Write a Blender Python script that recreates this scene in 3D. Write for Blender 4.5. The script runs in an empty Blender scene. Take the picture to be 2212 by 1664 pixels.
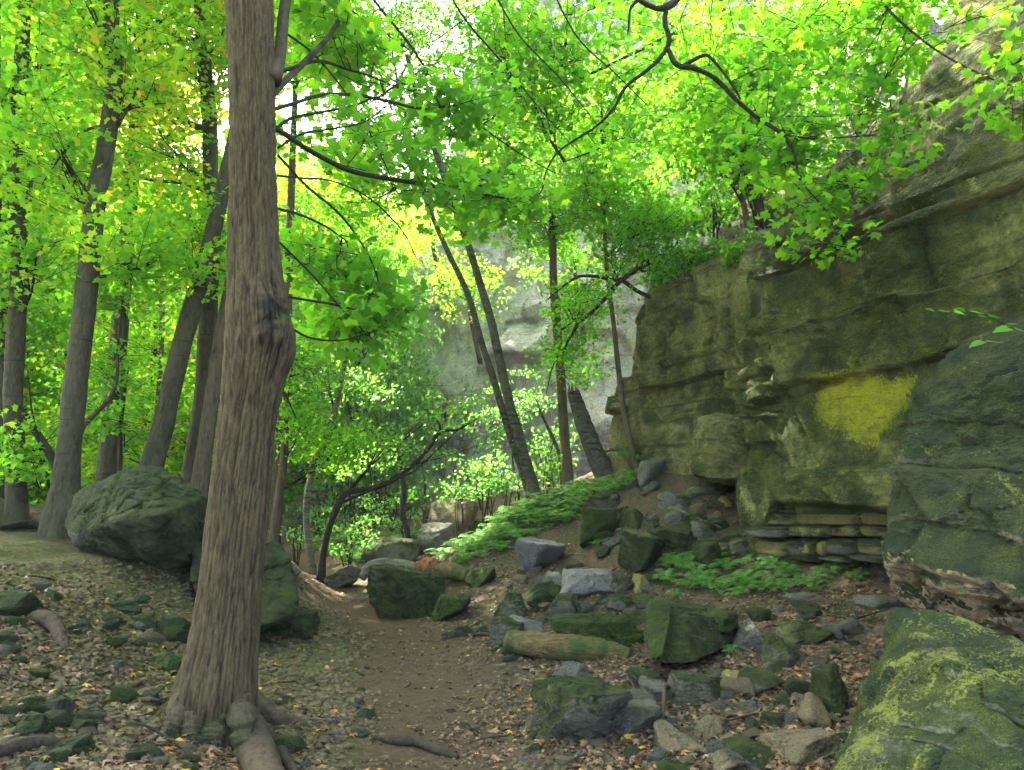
import bpy, bmesh, math, random
import numpy as np
from mathutils import Vector, Matrix

SC = bpy.context.scene
COL = SC.collection
rnd = random.Random(11)
RG = np.random.default_rng(5)
rad = math.radians

# ------------------------------------------------------------------ camera, sky, sun, exposure
PITCH = rad(7.9)
FPX = 1640.0
CAM = np.array([0.0, 0.0, 1.6])
cam_data = bpy.data.cameras.new('camera')
cam = bpy.data.objects.new('camera', cam_data)
COL.objects.link(cam)
cam.location = CAM
cam.rotation_euler = (rad(90) + PITCH, 0, 0)
cam_data.sensor_width = 36
cam_data.lens = 36 * FPX / 2212
cam_data.clip_start = 0.05
cam_data.clip_end = 2000
SC.camera = cam

SUN_ELEV, SUN_AZ = rad(50), rad(-48)      # azimuth from +Y towards +X
world = bpy.data.worlds.new('World')
SC.world = world
world.use_nodes = True
wn = world.node_tree
bg = wn.nodes['Background']
sky = wn.nodes.new('ShaderNodeTexSky')
sky.sky_type = 'NISHITA'
sky.sun_disc = False
sky.sun_elevation = SUN_ELEV
sky.sun_rotation = SUN_AZ
sky.air_density = 0.7
sky.dust_density = 5.0
sky.ozone_density = 0.3
wn.links.new(sky.outputs[0], bg.inputs[0])
bg.inputs[1].default_value = 0.15
sd = bpy.data.lights.new('sun', 'SUN')
sd.energy = 5.0
sd.angle = rad(0.5)
sd.color = (1.0, 0.93, 0.80)
sun = bpy.data.objects.new('sun', sd)
COL.objects.link(sun)
sdir = Vector((math.sin(SUN_AZ) * math.cos(SUN_ELEV), math.cos(SUN_AZ) * math.cos(SUN_ELEV), math.sin(SUN_ELEV)))
sun.rotation_euler = sdir.to_track_quat('Z', 'Y').to_euler()
sun.location = (-20, 30, 40)
SC.view_settings.view_transform = 'Standard'
SC.view_settings.look = 'None'
SC.view_settings.gamma = 1.0
SC.view_settings.use_curve_mapping = False
SC.view_settings.exposure = 3.7
SC.render.engine = 'CYCLES'
SC.cycles.use_denoising = True
SC.cycles.max_bounces = 10
SC.cycles.diffuse_bounces = 6
SC.cycles.transmission_bounces = 8
SC.cycles.glossy_bounces = 2
SC.cycles.sample_clamp_indirect = 6

# ------------------------------------------------------------------ helpers
CP, SP = math.cos(PITCH), math.sin(PITCH)
def ray(u, v):
    x = (u - 1106.0) / FPX
    y = (832.0 - v) / FPX
    return np.array([x, CP - y * SP, SP + y * CP])
def P(u, v, d):
    r = ray(u, v)
    return CAM + r * (d / r[1])
def onz(u, v, z):
    r = ray(u, v)
    return CAM + r * ((z - CAM[2]) / r[2])

def _h(ix, iy, iz, seed):
    n = (ix.astype(np.int64) * 374761393 + iy.astype(np.int64) * 668265263 + iz.astype(np.int64) * 2147483647 + seed * 974711) & 0xffffffff
    n = ((n ^ (n >> 13)) * 1274126177) & 0xffffffff
    n = (n ^ (n >> 16)) & 0xffffffff
    n = (n * 2246822519) & 0xffffffff
    return ((n ^ (n >> 15)) & 0xffffff) / 16777215.0
def vnoise(p, seed=0):
    i = np.floor(p).astype(np.int64)
    f = p - i
    f = f * f * (3 - 2 * f)
    r = 0
    for a in (0, 1):
        wa = f[:, 0] if a else 1 - f[:, 0]
        for b in (0, 1):
            wb = f[:, 1] if b else 1 - f[:, 1]
            for c in (0, 1):
                wc = f[:, 2] if c else 1 - f[:, 2]
                r = r + wa * wb * wc * _h(i[:, 0] + a, i[:, 1] + b, i[:, 2] + c, seed)
    return r * 2 - 1
def fbm(p, o=4, seed=0, gain=0.5):
    p = np.asarray(p, float)
    r, a, t = 0, 1.0, 0
    for k in range(o):
        r = r + a * vnoise(p * (2.03 ** k) + k * 17.3, seed + k)
        t += a
        a *= gain
    return r / t
def ridged(p, o=4, seed=0):
    r, a, t = 0, 1.0, 0
    for k in range(o):
        r = r + a * (1 - 2 * np.abs(vnoise(p * (2.03 ** k) + k * 9.1, seed + k)))
        t += a
        a *= 0.5
    return r / t
def cell(p, seed=0):
    """F1, F2 and a random id value of 3D cells"""
    i = np.floor(p).astype(np.int64)
    f1 = np.full(len(p), 9.0); f2 = np.full(len(p), 9.0); idv = np.zeros(len(p))
    for a in (-1, 0, 1):
        for b in (-1, 0, 1):
            for c in (-1, 0, 1):
                j = i + np.array([a, b, c])
                q = np.stack([_h(j[:, 0], j[:, 1], j[:, 2], seed + s) for s in (1, 2, 3)], 1) + j
                d = np.linalg.norm(q - p, axis=1)
                n = d < f1
                f2 = np.where(n, f1, np.minimum(f2, d))
                idv = np.where(n, _h(j[:, 0], j[:, 1], j[:, 2], seed + 7), idv)
                f1 = np.where(n, d, f1)
    return f1, f2, idv
def sstep(a, b, x):
    t = np.clip((x - a) / (b - a), 0, 1)
    return t * t * (3 - 2 * t)

def mesh_np(name, verts, faces, mat=None, smooth=False, attrs=None):
    """faces: (n,3) or (n,4) int array"""
    verts = np.asarray(verts, np.float32)
    faces = np.asarray(faces, np.int32)
    me = bpy.data.meshes.new(name)
    k = faces.shape[1]
    me.vertices.add(len(verts)); me.vertices.foreach_set('co', verts.ravel())
    me.loops.add(faces.size); me.loops.foreach_set('vertex_index', faces.ravel())
    me.polygons.add(len(faces))
    me.polygons.foreach_set('loop_start', np.arange(0, faces.size, k, dtype=np.int32))
    me.polygons.foreach_set('loop_total', np.full(len(faces), k, np.int32))
    if smooth:
        me.polygons.foreach_set('use_smooth', np.ones(len(faces), bool))
    me.update(calc_edges=True)
    if mat is not None:
        me.materials.append(mat)
    for an, av in (attrs or {}).items():
        at = me.attributes.new(an, 'FLOAT', 'POINT')
        at.data.foreach_set('value', np.asarray(av, np.float32))
    return me
def tag(o, label=None, cat=None, group=None, kind=None):
    if label: o['label'] = label
    if cat: o['category'] = cat
    if group: o['group'] = group
    if kind: o['kind'] = kind
    return o
def link(name, me, parent=None, loc=None):
    o = bpy.data.objects.new(name, me)
    COL.objects.link(o)
    if loc is not None: o.location = loc
    if parent is not None: o.parent = parent
    return o
def empty(name, loc):
    o = bpy.data.objects.new(name, None)
    COL.objects.link(o)
    o.location = loc
    o.empty_display_size = 0.2
    return o
def part(name, verts, faces, mat, parent, smooth=True, attrs=None):
    """mesh given in world coordinates, stored relative to its parent empty's location (parents sit at top level)"""
    org = np.array(world_loc(parent)) if parent is not None else np.zeros(3)
    me = mesh_np(name, np.asarray(verts) - org, faces, mat, smooth, attrs)
    return link(name, me, parent)
def world_loc(o):
    v = np.zeros(3)
    while o is not None:
        v = v + np.array(o.location)
        o = o.parent
    return v
def top(name, verts, faces, mat, org, smooth=True, attrs=None):
    me = mesh_np(name, np.asarray(verts) - np.asarray(org), faces, mat, smooth, attrs)
    return link(name, me, None, tuple(org))

# ------------------------------------------------------------------ materials
def newmat(name):
    m = bpy.data.materials.new(name)
    m.use_nodes = True
    nt = m.node_tree
    nt.nodes.clear()
    out = nt.nodes.new('ShaderNodeOutputMaterial')
    return m, nt, out
class NB:
    """small node builder"""
    def __init__(s, nt): s.nt = nt
    def n(s, t, **kw):
        nd = s.nt.nodes.new(t)
        for k, v in kw.items(): setattr(nd, k, v)
        return nd
    def set(s, sock, v):
        if hasattr(v, 'is_output'): s.nt.links.new(v, sock)
        elif isinstance(v, (tuple, list)) and len(v) == 3 and sock.type == 'RGBA': sock.default_value = (*v, 1)
        else: sock.default_value = v
    def noise(s, vec, scale, detail=4, rough=0.55, dist=0.0):
        nd = s.n('ShaderNodeTexNoise'); s.set(nd.inputs['Vector'], vec)
        nd.inputs['Scale'].default_value = scale; nd.inputs['Detail'].default_value = detail
        nd.inputs['Roughness'].default_value = rough; nd.inputs['Distortion'].default_value = dist
        return nd.outputs['Fac']
    def vor(s, vec, scale, feature='F1', out='Distance'):
        nd = s.n('ShaderNodeTexVoronoi', feature=feature); s.set(nd.inputs['Vector'], vec)
        nd.inputs['Scale'].default_value = scale
        return nd.outputs[out]
    def math(s, op, a, b=None, c=None, clamp=False):
        nd = s.n('ShaderNodeMath', operation=op, use_clamp=clamp)
        s.set(nd.inputs[0], a)
        if b is not None: s.set(nd.inputs[1], b)
        if c is not None: s.set(nd.inputs[2], c)
        return nd.outputs[0]
    def rng(s, x, a, b, c=0.0, d=1.0, smooth=True):
        nd = s.n('ShaderNodeMapRange', interpolation_type='SMOOTHSTEP' if smooth else 'LINEAR')
        s.set(nd.inputs[0], x)
        for i, v in enumerate((a, b, c, d)): s.set(nd.inputs[i + 1], v)
        return nd.outputs[0]
    def mix(s, f, a, b, mode='MIX'):
        nd = s.n('ShaderNodeMix', data_type='RGBA', blend_type=mode)
        s.set(nd.inputs[0], f); s.set(nd.inputs[6], a); s.set(nd.inputs[7], b)
        return nd.outputs[2]
    def ramp(s, x, stops):
        nd = s.n('ShaderNodeValToRGB'); s.set(nd.inputs[0], x)
        e = nd.color_ramp.elements
        while len(e) < len(stops): e.new(0.5)
        for k, (p, c) in enumerate(stops):
            e[k].position = p; e[k].color = (*c, 1)
        return nd.outputs[0]
    def mapping(s, vec, scale):
        nd = s.n('ShaderNodeMapping'); s.set(nd.inputs[0], vec); nd.inputs['Scale'].default_value = scale
        return nd.outputs[0]
    def attr(s, name):
        nd = s.n('ShaderNodeAttribute', attribute_name=name)
        return nd.outputs['Fac']
    def bump(s, h, strength, dist):
        nd = s.n('ShaderNodeBump'); s.set(nd.inputs['Height'], h)
        nd.inputs['Strength'].default_value = strength; nd.inputs['Distance'].default_value = dist
        return nd.outputs[0]
    def princ(s, out, col, rough=0.9, normal=None, spec=0.25):
        b = s.n('ShaderNodeBsdfPrincipled')
        s.set(b.inputs['Base Color'], col); s.set(b.inputs['Roughness'], rough)
        b.inputs['Specular IOR Level'].default_value = spec
        if normal is not None: s.nt.links.new(normal, b.inputs['Normal'])
        s.nt.links.new(b.outputs[0], out.inputs[0])
        return b

def rock_mat(name, c1, c2, moss1=(0.020, 0.045, 0.010), moss2=(0.06, 0.085, 0.015), moss=0.5, up=0.5, lich=0.0,
             lichc=(0.28, 0.27, 0.03), bump=0.6, strata=0.0, dark=0.35, scale=1.0, wet=0.0, attr_patch=None):
    m, nt, out = newmat(name)
    b = NB(nt)
    tc = b.n('ShaderNodeTexCoord').outputs['Object']
    oi = b.n('ShaderNodeObjectInfo').outputs['Random']
    off = b.n('ShaderNodeVectorMath', operation='ADD'); nt.links.new(tc, off.inputs[0])
    cx = b.n('ShaderNodeCombineXYZ'); r7 = b.math('MULTIPLY', oi, 37.0)
    nt.links.new(r7, cx.inputs[0]); nt.links.new(r7, cx.inputs[1])
    nt.links.new(cx.outputs[0], off.inputs[1])
    vec = off.outputs[0]
    big = b.noise(vec, 1.1 * scale, 5, 0.6, 0.4)
    mid = b.noise(vec, 5 * scale, 6, 0.65, 0.2)
    fine = b.noise(vec, 28 * scale, 6, 0.7)
    vfine = b.noise(vec, 110 * scale, 3, 0.7)
    base = b.mix(b.rng(mid, 0.35, 0.65), c1, c2)
    base = b.mix(b.rng(fine, 0.3, 0.75), base, tuple(min(1, 1.6 * x) for x in c2), 'MIX')
    # dark algae streaks
    st = b.noise(b.mapping(vec, (1, 1, 0.35)), 2.3 * scale, 6, 0.7, 0.6)
    base = b.mix(b.math('MULTIPLY', b.rng(st, 0.5, 0.68), dark), base, tuple(0.25 * x for x in c1))
    geo = b.n('ShaderNodeNewGeometry')
    sep = b.n('ShaderNodeSeparateXYZ'); nt.links.new(geo.outputs['Normal'], sep.inputs[0])
    upz = b.math('MULTIPLY', b.rng(sep.outputs[2], -0.6, 0.9), up)
    mf = b.math('ADD', b.math('ADD', b.math('MULTIPLY', big, 1.0), b.math('MULTIPLY', mid, 0.45)), upz)
    mth = 1.35 - moss
    mf = b.rng(mf, mth - 0.14, mth + 0.16)
    mcol = b.mix(b.rng(b.noise(vec, 3.4 * scale, 5, 0.7, 0.5), 0.38, 0.66), moss1, moss2)
    mcol = b.mix(b.rng(vfine, 0.3, 0.8), tuple(0.4 * x for x in moss1), mcol)
    col = b.mix(mf, base, mcol)
    if lich > 0:
        lf = b.noise(vec, 2.0 * scale, 6, 0.68, 0.9)
        lf2 = b.noise(vec, 42 * scale, 3, 0.6)
        lm = b.rng(b.math('ADD', lf, b.math('MULTIPLY', b.math('SUBTRACT', lf2, .5), 0.55)), 0.70 - 0.18 * lich, 0.80 - 0.14 * lich)
        col = b.mix(b.math('MULTIPLY', lm, 0.7), col, lichc)
    if attr_patch:
        pa = b.math('ADD', b.attr(attr_patch), b.math('MULTIPLY', b.math('SUBTRACT', b.noise(vec, 34, 5, 0.75), 0.5), 1.9))
        pc = b.mix(b.rng(b.noise(vec, 6, 4, 0.7), 0.35, 0.62), (0.30, 0.31, 0.016), (0.60, 0.57, 0.020))
        pits = b.rng(b.vor(b.mapping(vec, (1, 1, 2.2)), 26), 0.06, 0.26)
        pc = b.mix(pits, (0.05, 0.05, 0.01), pc)
        col = b.mix(b.math('MULTIPLY', b.rng(pa, 0.35, 0.75), 0.78), col, pc)
    h = b.math('ADD', b.math('MULTIPLY', mid, 1.2), b.math('MULTIPLY', fine, 0.65))
    h = b.math('ADD', h, b.math('MULTIPLY', vfine, 0.22))
    pit = b.vor(vec, 17 * scale)
    h = b.math('ADD', h, b.math('MULTIPLY', b.rng(pit, 0.0, 0.22), 0.22))
    if strata > 0:
        sv = b.noise(b.mapping(vec, (0.6, 0.6, 7.0)), 1.6 * scale, 5, 0.65, 0.3)
        h = b.math('ADD', h, b.math('MULTIPLY', sv, strata))
        col = b.mix(b.math('MULTIPLY', b.rng(sv, 0.56, 0.70), 0.5), col, tuple(0.3 * x for x in c1))
    rough = 0.92
    if wet > 0:
        rough = b.rng(mid, 0.3, 0.7, 0.38, 0.6)
    nrm = b.bump(h, min(1.0, bump), 0.16 / scale)
    b.princ(out, col, rough, nrm, 0.3 + wet * 0.5)
    return m

def leaf_mat(name, stops, trans=0.55, tboost=1.0, twarm=(1.15, 1.0, 0.5)):
    m, nt, out = newmat(name)
    b = NB(nt)
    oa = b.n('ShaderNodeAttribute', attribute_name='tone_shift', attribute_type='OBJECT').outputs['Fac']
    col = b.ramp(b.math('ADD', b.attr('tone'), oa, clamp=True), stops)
    d = b.n('ShaderNodeBsdfPrincipled')
    nt.links.new(col, d.inputs['Base Color'])
    d.inputs['Roughness'].default_value = 0.5
    d.inputs['Specular IOR Level'].default_value = 0.18
    t = b.n('ShaderNodeBsdfTranslucent')
    tcol = b.mix(1.0, col, tuple(tboost * x for x in twarm), 'MULTIPLY')
    nt.links.new(tcol, t.inputs[0])
    mx = b.n('ShaderNodeMixShader'); mx.inputs[0].default_value = trans
    nt.links.new(d.outputs[0], mx.inputs[1]); nt.links.new(t.outputs[0], mx.inputs[2])
    nt.links.new(mx.outputs[0], out.inputs[0])
    return m

def bark_mat(name, c1, c2, crack=(0.012, 0.010, 0.008), vs=(1, 1, 0.18), scale=14, bump=0.6, moss=0.0, use_attr=False, rings=0.0):
    m, nt, out = newmat(name)
    b = NB(nt)
    tc = b.n('ShaderNodeTexCoord').outputs['Object']
    vec = b.mapping(tc, vs)
    n1 = b.noise(vec, scale, 6, 0.65, 0.3)
    n2 = b.noise(tc, 2.2, 4, 0.6)
    n3 = b.noise(vec, scale * 4, 4, 0.7)
    col = b.mix(b.rng(n1, 0.3, 0.7), c1, c2)
    col = b.mix(b.rng(n3, 0.5, 0.8), col, tuple(min(1, 1.5 * x) for x in c2))
    if moss > 0:
        geo = b.n('ShaderNodeSeparateXYZ'); nt.links.new(tc, geo.inputs[0])
        mf = b.rng(b.math('ADD', n2, b.math('MULTIPLY', b.noise(tc, 9, 5, 0.7), 0.4)), 0.95 - moss * 0.4, 1.15 - moss * 0.4)
        col = b.mix(mf, col, (0.045, 0.065, 0.018))
    if use_attr:
        col = b.mix(b.rng(b.attr('crack'), 0.0, 1.0), col, crack)
    else:
        col = b.mix(b.math('MULTIPLY', b.rng(n1, 0.42, 0.30), 0.7), col, crack)
    h = b.math('ADD', n1, b.math('MULTIPLY', n3, 0.35))
    if rings > 0:
        rn = b.noise(b.mapping(tc, (0.5, 0.5, 9)), 2.6, 4, 0.6, 0.3)
        rm = b.rng(rn, 0.60, 0.68)
        col = b.mix(b.math('MULTIPLY', rm, rings), col, crack)
        h = b.math('ADD', h, b.math('MULTIPLY', rm, -0.3))
    b.princ(out, col, 0.92, b.bump(h, bump, 0.03), 0.2)
    return m

M = {}
M['cliff'] = rock_mat('cliff_stone', (0.135, 0.132, 0.044), (0.275, 0.265, 0.088), moss=0.66, up=0.25, lich=0.50, lichc=(0.31, 0.30, 0.06),
                      moss1=(0.060, 0.090, 0.018), moss2=(0.22, 0.24, 0.032), bump=1.0, strata=0.5, dark=0.62, scale=0.9, attr_patch='patch')
M['cliff_mid'] = rock_mat('mossy_cliff_stone', (0.140, 0.124, 0.048), (0.265, 0.235, 0.088), moss=0.56, up=0.2, lich=0.5, lichc=(0.22, 0.21, 0.04),
                          moss1=(0.040, 0.06, 0.014), moss2=(0.18, 0.195, 0.028), bump=0.9, strata=0.35, dark=0.7, scale=0.8)
M['cliff_far'] = rock_mat('pale_cliff_stone', (0.30, 0.275, 0.295), (0.50, 0.465, 0.475), moss=0.12, up=0.3, lich=0.8, lichc=(0.58, 0.40, 0.22),
                          bump=1.0, strata=0.4, dark=0.55, scale=0.4)
MG1, MG2 = (0.026, 0.048, 0.009), (0.135, 0.165, 0.022)
M['mossy'] = rock_mat('mossy_rock', (0.060, 0.062, 0.042), (0.135, 0.135, 0.092), moss=0.68, up=0.5, lich=0.25, lichc=(0.16, 0.17, 0.07), dark=0.7, scale=2.0, moss1=MG1, moss2=MG2, bump=1.0, strata=.3)
M['halfmossy'] = rock_mat('lightly_mossy_rock', (0.070, 0.070, 0.050), (0.150, 0.148, 0.108), moss=0.40, up=0.45, lich=.25, lichc=(0.19, 0.20, 0.12), dark=0.65, scale=2.2, moss1=MG1, moss2=MG2, bump=1.0, strata=.3)
M['bare'] = rock_mat('bare_grey_rock', (0.062, 0.062, 0.050), (0.140, 0.138, 0.112), moss=0.28, up=0.3, dark=0.65, scale=2.4, moss1=MG1, moss2=MG2, bump=1.0, strata=.3)
M['slate'] = rock_mat('smooth_bluish_rock', (0.050, 0.050, 0.048), (0.110, 0.108, 0.106), moss=0.16, up=0.0, dark=0.5, scale=1.6, bump=0.8, wet=0.5)
M['tan'] = rock_mat('tan_rock', (0.085, 0.065, 0.036), (0.18, 0.142, 0.080), moss=0.30, up=0.15, dark=0.55, scale=2.4, bump=1.0)
M['ochre'] = rock_mat('ochre_rock', (0.12, 0.10, 0.035), (0.22, 0.19, 0.06), moss=0.34, up=0.1, dark=0.5, scale=2.4, bump=1.0)
M['bright'] = rock_mat('bright_moss_rock', (0.075, 0.08, 0.055), (0.14, 0.14, 0.09), moss=0.80, up=0.35, dark=0.5, scale=2.0,
                       moss1=(0.038, 0.070, 0.008), moss2=(0.13, 0.18, 0.014), bump=1.0)
M['near'] = rock_mat('lichen_boulder', (0.10, 0.11, 0.065), (0.25, 0.27, 0.18), moss=0.58, up=0.3, lich=1.0, lichc=(0.36, 0.38, 0.07),
                     moss1=(0.036, 0.072, 0.014), moss2=(0.19, 0.225, 0.026), dark=0.65, scale=1.5, bump=1.0, strata=.3)
M['overhang'] = rock_mat('overhang_boulder', (0.085, 0.092, 0.055), (0.17, 0.17, 0.10), moss=0.58, up=0.40, lich=0.55, lichc=(0.24, 0.25, 0.045),
                     moss1=(0.026, 0.055, 0.012), moss2=(0.12, 0.145, 0.022), dark=0.65, scale=1.2, bump=1.0, strata=0.5)
M['pebble'] = rock_mat('olive_pebble', (0.055, 0.042, 0.022), (0.120, 0.094, 0.050), moss=0.34, up=0.1, dark=0.5, scale=3, moss1=(0.04, 0.06, 0.012), moss2=(0.12, 0.14, 0.03))
M['under'] = rock_mat('bare_tan_underside', (0.20, 0.15, 0.080), (0.34, 0.26, 0.15), moss=0.12, up=0.0, dark=0.6, scale=1.6, bump=0.9, strata=0.9)
M['bark'] = bark_mat('maple_bark', (0.050, 0.037, 0.018), (0.098, 0.073, 0.036), vs=(1, 1, 0.28), scale=34, bump=0.5, moss=0.35, use_attr=True)
M['rootbark'] = bark_mat('maple_foot_bark', (0.050, 0.040, 0.022), (0.105, 0.080, 0.044), vs=(1, 1, 0.25), scale=26, bump=0.9, moss=0.5)
M['root'] = bark_mat('root_bark', (0.045, 0.032, 0.020), (0.085, 0.060, 0.040), vs=(1, 1, 1), scale=20, bump=0.5, moss=0.1)
M['darkroot'] = bark_mat('dark_root_bark', (0.028, 0.021, 0.014), (0.055, 0.041, 0.028), vs=(1, 1, 1), scale=20, bump=0.5, moss=0.1)
M['trunk'] = bark_mat('smooth_tree_bark', (0.034, 0.030, 0.017), (0.072, 0.060, 0.034), vs=(1, 1, 0.3), scale=12, bump=0.5, moss=0.45, rings=0.6)
M['trunk_tan'] = bark_mat('tan_tree_bark', (0.062, 0.046, 0.026), (0.115, 0.085, 0.048), vs=(1, 1, 0.2), scale=14, bump=0.5, moss=0.25, rings=0.3)
M['branch'] = bark_mat('dark_branch_bark', (0.014, 0.011, 0.008), (0.032, 0.026, 0.019), vs=(1, 1, 1), scale=20, bump=0.3)
M['birch'] = bark_mat('birch_bark', (0.060, 0.053, 0.036), (0.155, 0.140, 0.100), vs=(0.6, 0.6, 2.5), scale=9, bump=0.4, moss=0.25, rings=0.85)
M['birch_dark'] = bark_mat('old_birch_bark', (0.030, 0.026, 0.018), (0.095, 0.085, 0.060), vs=(0.8, 0.8, 2.0), scale=8, bump=0.6, moss=0.3, rings=0.8)
M['wood'] = bark_mat('yellowed_rotten_wood', (0.060, 0.044, 0.017), (0.165, 0.120, 0.046), vs=(0.12, 1, 1), scale=24, bump=1.0, moss=0.75)
M['redwood'] = bark_mat('splintered_red_brown_wood', (0.12, 0.045, 0.02), (0.28, 0.12, 0.05), vs=(1, 1, 0.2), scale=28, bump=0.8)

# ------------------------------------------------------------------ terrain
tp = []
def TZ(u, v, z): tp.append(onz(u, v, z))
def TD(u, v, d): tp.append(P(u, v, d))
for a in [(960,1664,0),(930,1520,0),(890,1400,0),(800,1320,0),(700,1265,0),(650,1243,0),(760,1500,.05),(690,1400,.05),(630,1290,.03),
          (700,1660,.08),(540,1660,.12),(600,1450,.15),(350,1660,.28),(460,1540,.2),(0,1660,.45),(200,1600,.38),(0,1500,.55),(200,1450,.5),
          (0,1350,.75),(200,1300,.75),(350,1350,.5),(0,1230,.95),(0,1140,1.15),(150,1185,1.02),(300,1215,.88),(430,1235,.72),(500,1330,.36),
          (600,1385,.12),(130,1112,1.25),(1000,1350,.05),(1000,1275,.2),(1300,1255,.5),(1500,1250,.6),(1700,1290,.55),(1900,1300,.6),
          (1200,1350,.15),(1400,1400,.2),(1600,1430,.28),(1800,1400,.4),(1200,1500,.05),(1400,1600,.1),(1600,1650,.12),(1800,1600,.2),
          (2000,1500,.4),(1100,1620,.0),(860,1600,0),(1150,1420,.06)]: TZ(*a)
for a in [(420,1062,11.5),(660,1232,14),(760,1200,16.5),(900,1190,17),(600,1185,19),(800,1120,25),(1000,1085,26),(1100,1200,12),(940,1218,13.3),
          (1150,1082,14),(1230,1048,14.5),(1320,1038,14),(1380,1012,13.5),(1480,985,12.5),(1500,1045,11.5),(1570,1085,10.5),(1400,1150,10.5),
          (1250,1150,11.8),(1600,1195,9.3),(1750,1200,8.6),(1900,1205,8.0),(1080,1130,14.6)]: TD(*a)
for a in [(-5,14,.55),(-9,18,-.5),(-2.5,17,.6),(0,0,0),(-3,0,.55),(-3,2.2,.55),(3,.5,.3),(0,-6,0),(-8,5,1.7),(-8,0,1.5),(-7,9.5,1.7),(6,2,1.0),(6,8,1.6),(6,14,3.2),
          (0,30,1.2),(-10,30,-1),(8,24,3.4),(3,20,2.4),(4,16,3.2),(-15,10,1.5),(-18,24,-1.0),(-12,-6,1.5),(6,-8,1.0),(12,5,2),(12,20,5),(-25,40,0),(0,45,2),(20,40,5),(-25,0,2),(20,-10,2),
          (-6.5,11.2,1.35),(-4,12.8,.55),(-3.6,11.4,.45)]:
    tp.append(np.array(a, float))
tp = np.array(tp)
def _tps(r2): return np.where(r2 > 1e-9, 0.5 * r2 * np.log(np.maximum(r2, 1e-9)), 0)
_n = len(tp)
_K = _tps(((tp[:, None, :2] - tp[None, :, :2]) ** 2).sum(2)) + np.eye(_n) * 0.02
_Q = np.hstack([np.ones((_n, 1)), tp[:, :2]])
_A = np.vstack([np.hstack([_K, _Q]), np.hstack([_Q.T, np.zeros((3, 3))])])
_W = np.linalg.solve(_A, np.concatenate([tp[:, 2], np.zeros(3)]))
# path centreline for wear
pathc = np.array([onz(u, v, 0)[:2] for u, v in [(1010,1900),(960,1664),(930,1520),(880,1400),(800,1320),(705,1265),(655,1243)]] + [[-4.0, 16.5], [-4.6, 19.5], [-3, 24]])
def path_d(xy):
    best = np.full(len(xy), 99.0)
    for a, b in zip(pathc[:-1], pathc[1:]):
        ab = b - a
        t = np.clip(((xy - a) @ ab) / (ab @ ab), 0, 1)
        best = np.minimum(best, np.linalg.norm(xy - (a + t[:, None] * ab), axis=1))
    return best
def H(x, y, rough=True):
    x = np.atleast_1d(np.asarray(x, float)); y = np.atleast_1d(np.asarray(y, float))
    xc, yc = np.clip(x, -27, 22), np.clip(y, -12, 46)
    r2 = (xc[:, None] - tp[None, :, 0]) ** 2 + (yc[:, None] - tp[None, :, 1]) ** 2
    z = _tps(r2) @ _W[:_n] + _W[_n] + _W[_n + 1] * xc + _W[_n + 2] * yc
    if rough:
        p = np.stack([x, y, np.zeros_like(x)], 1)
        pd = path_d(np.stack([x, y], 1))
        wear = sstep(0.35, 0.75, pd)
        z = z + (0.06 * fbm(p * 0.9, 3, 3) + 0.045 * fbm(p * 3.3, 4, 8)) * (0.25 + 0.75 * wear) + 0.012 * fbm(p * 12, 3, 9) * (0.5 + wear)
        z = z - 0.03 * (1 - wear)
    return z
def G(u, v):
    """where the ray through a pixel meets the ground"""
    r = ray(u, v)
    ts = np.linspace(1.5, 45, 1200)
    q = CAM + r * ts[:, None]
    dz = q[:, 2] - H(q[:, 0], q[:, 1], False)
    k = np.argmax(dz < 0)
    if dz[k] >= 0: k = len(ts) - 1
    return q[k]
def gz(x, y): return float(H(x, y)[0])

ax_x = np.concatenate([np.linspace(-160, -28, 12), np.linspace(-26, -7, 40), np.linspace(-6.9, 6.5, 290), np.linspace(6.7, 24, 30), np.linspace(30, 160, 10)])
ax_y = np.concatenate([np.linspace(-120, -13, 8), np.linspace(-11, 2.2, 26), np.linspace(2.26, 12, 250), np.linspace(12.06, 22, 90), np.linspace(22.3, 47, 50), np.linspace(52, 400, 14)])
gx, gy = np.meshgrid(ax_x, ax_y)
vz = H(gx.ravel(), gy.ravel())
verts = np.stack([gx.ravel(), gy.ravel(), vz], 1)
nx, ny = len(ax_x), len(ax_y)
ii = (np.arange(ny - 1)[:, None] * nx + np.arange(nx - 1)[None, :]).ravel()
faces = np.stack([ii, ii + 1, ii + nx + 1, ii + nx], 1)
pdist = path_d(verts[:, :2])
pw = 1 - sstep(0.30, 0.85, pdist + 0.18 * fbm(verts * 2.0, 3, 4))
leftm = sstep(-0.4, -1.3, verts[:, 0] + 0.5 * fbm(verts * 0.8, 2, 6)) * sstep(9.5, 7.5, verts[:, 1])

m, nt, out = newmat('forest_floor')
b = NB(nt)
tc = b.n('ShaderNodeTexCoord').outputs['Object']
n1 = b.noise(tc, 3, 6, 0.65); n2 = b.noise(tc, 22, 6, 0.7); n3 = b.noise(tc, 90, 4, 0.7)
dirt = b.mix(b.rng(n2, 0.3, 0.7), (0.050, 0.033, 0.020), (0.100, 0.066, 0.041))
soil = b.mix(b.rng(n2, 0.35, 0.7), (0.040, 0.028, 0.018), (0.10, 0.070, 0.042))
msoil = b.mix(b.rng(n2, 0.35, 0.7), (0.055, 0.052, 0.018), (0.135, 0.120, 0.045))
col = b.mix(b.attr('leftm'), soil, msoil)
col = b.mix(b.attr('path'), col, dirt)
mg = b.rng(b.math('ADD', n1, b.math('MULTIPLY', n2, 0.3)), 0.66, 0.78)
col = b.mix(b.math('MULTIPLY', b.math('MULTIPLY', mg, 0.75), b.math('SUBTRACT', 1.0, b.attr('path'))), col, (0.030, 0.048, 0.012))
col = b.mix(b.rng(n3, 0.62, 0.8), col, (0.17, 0.125, 0.085))
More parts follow.
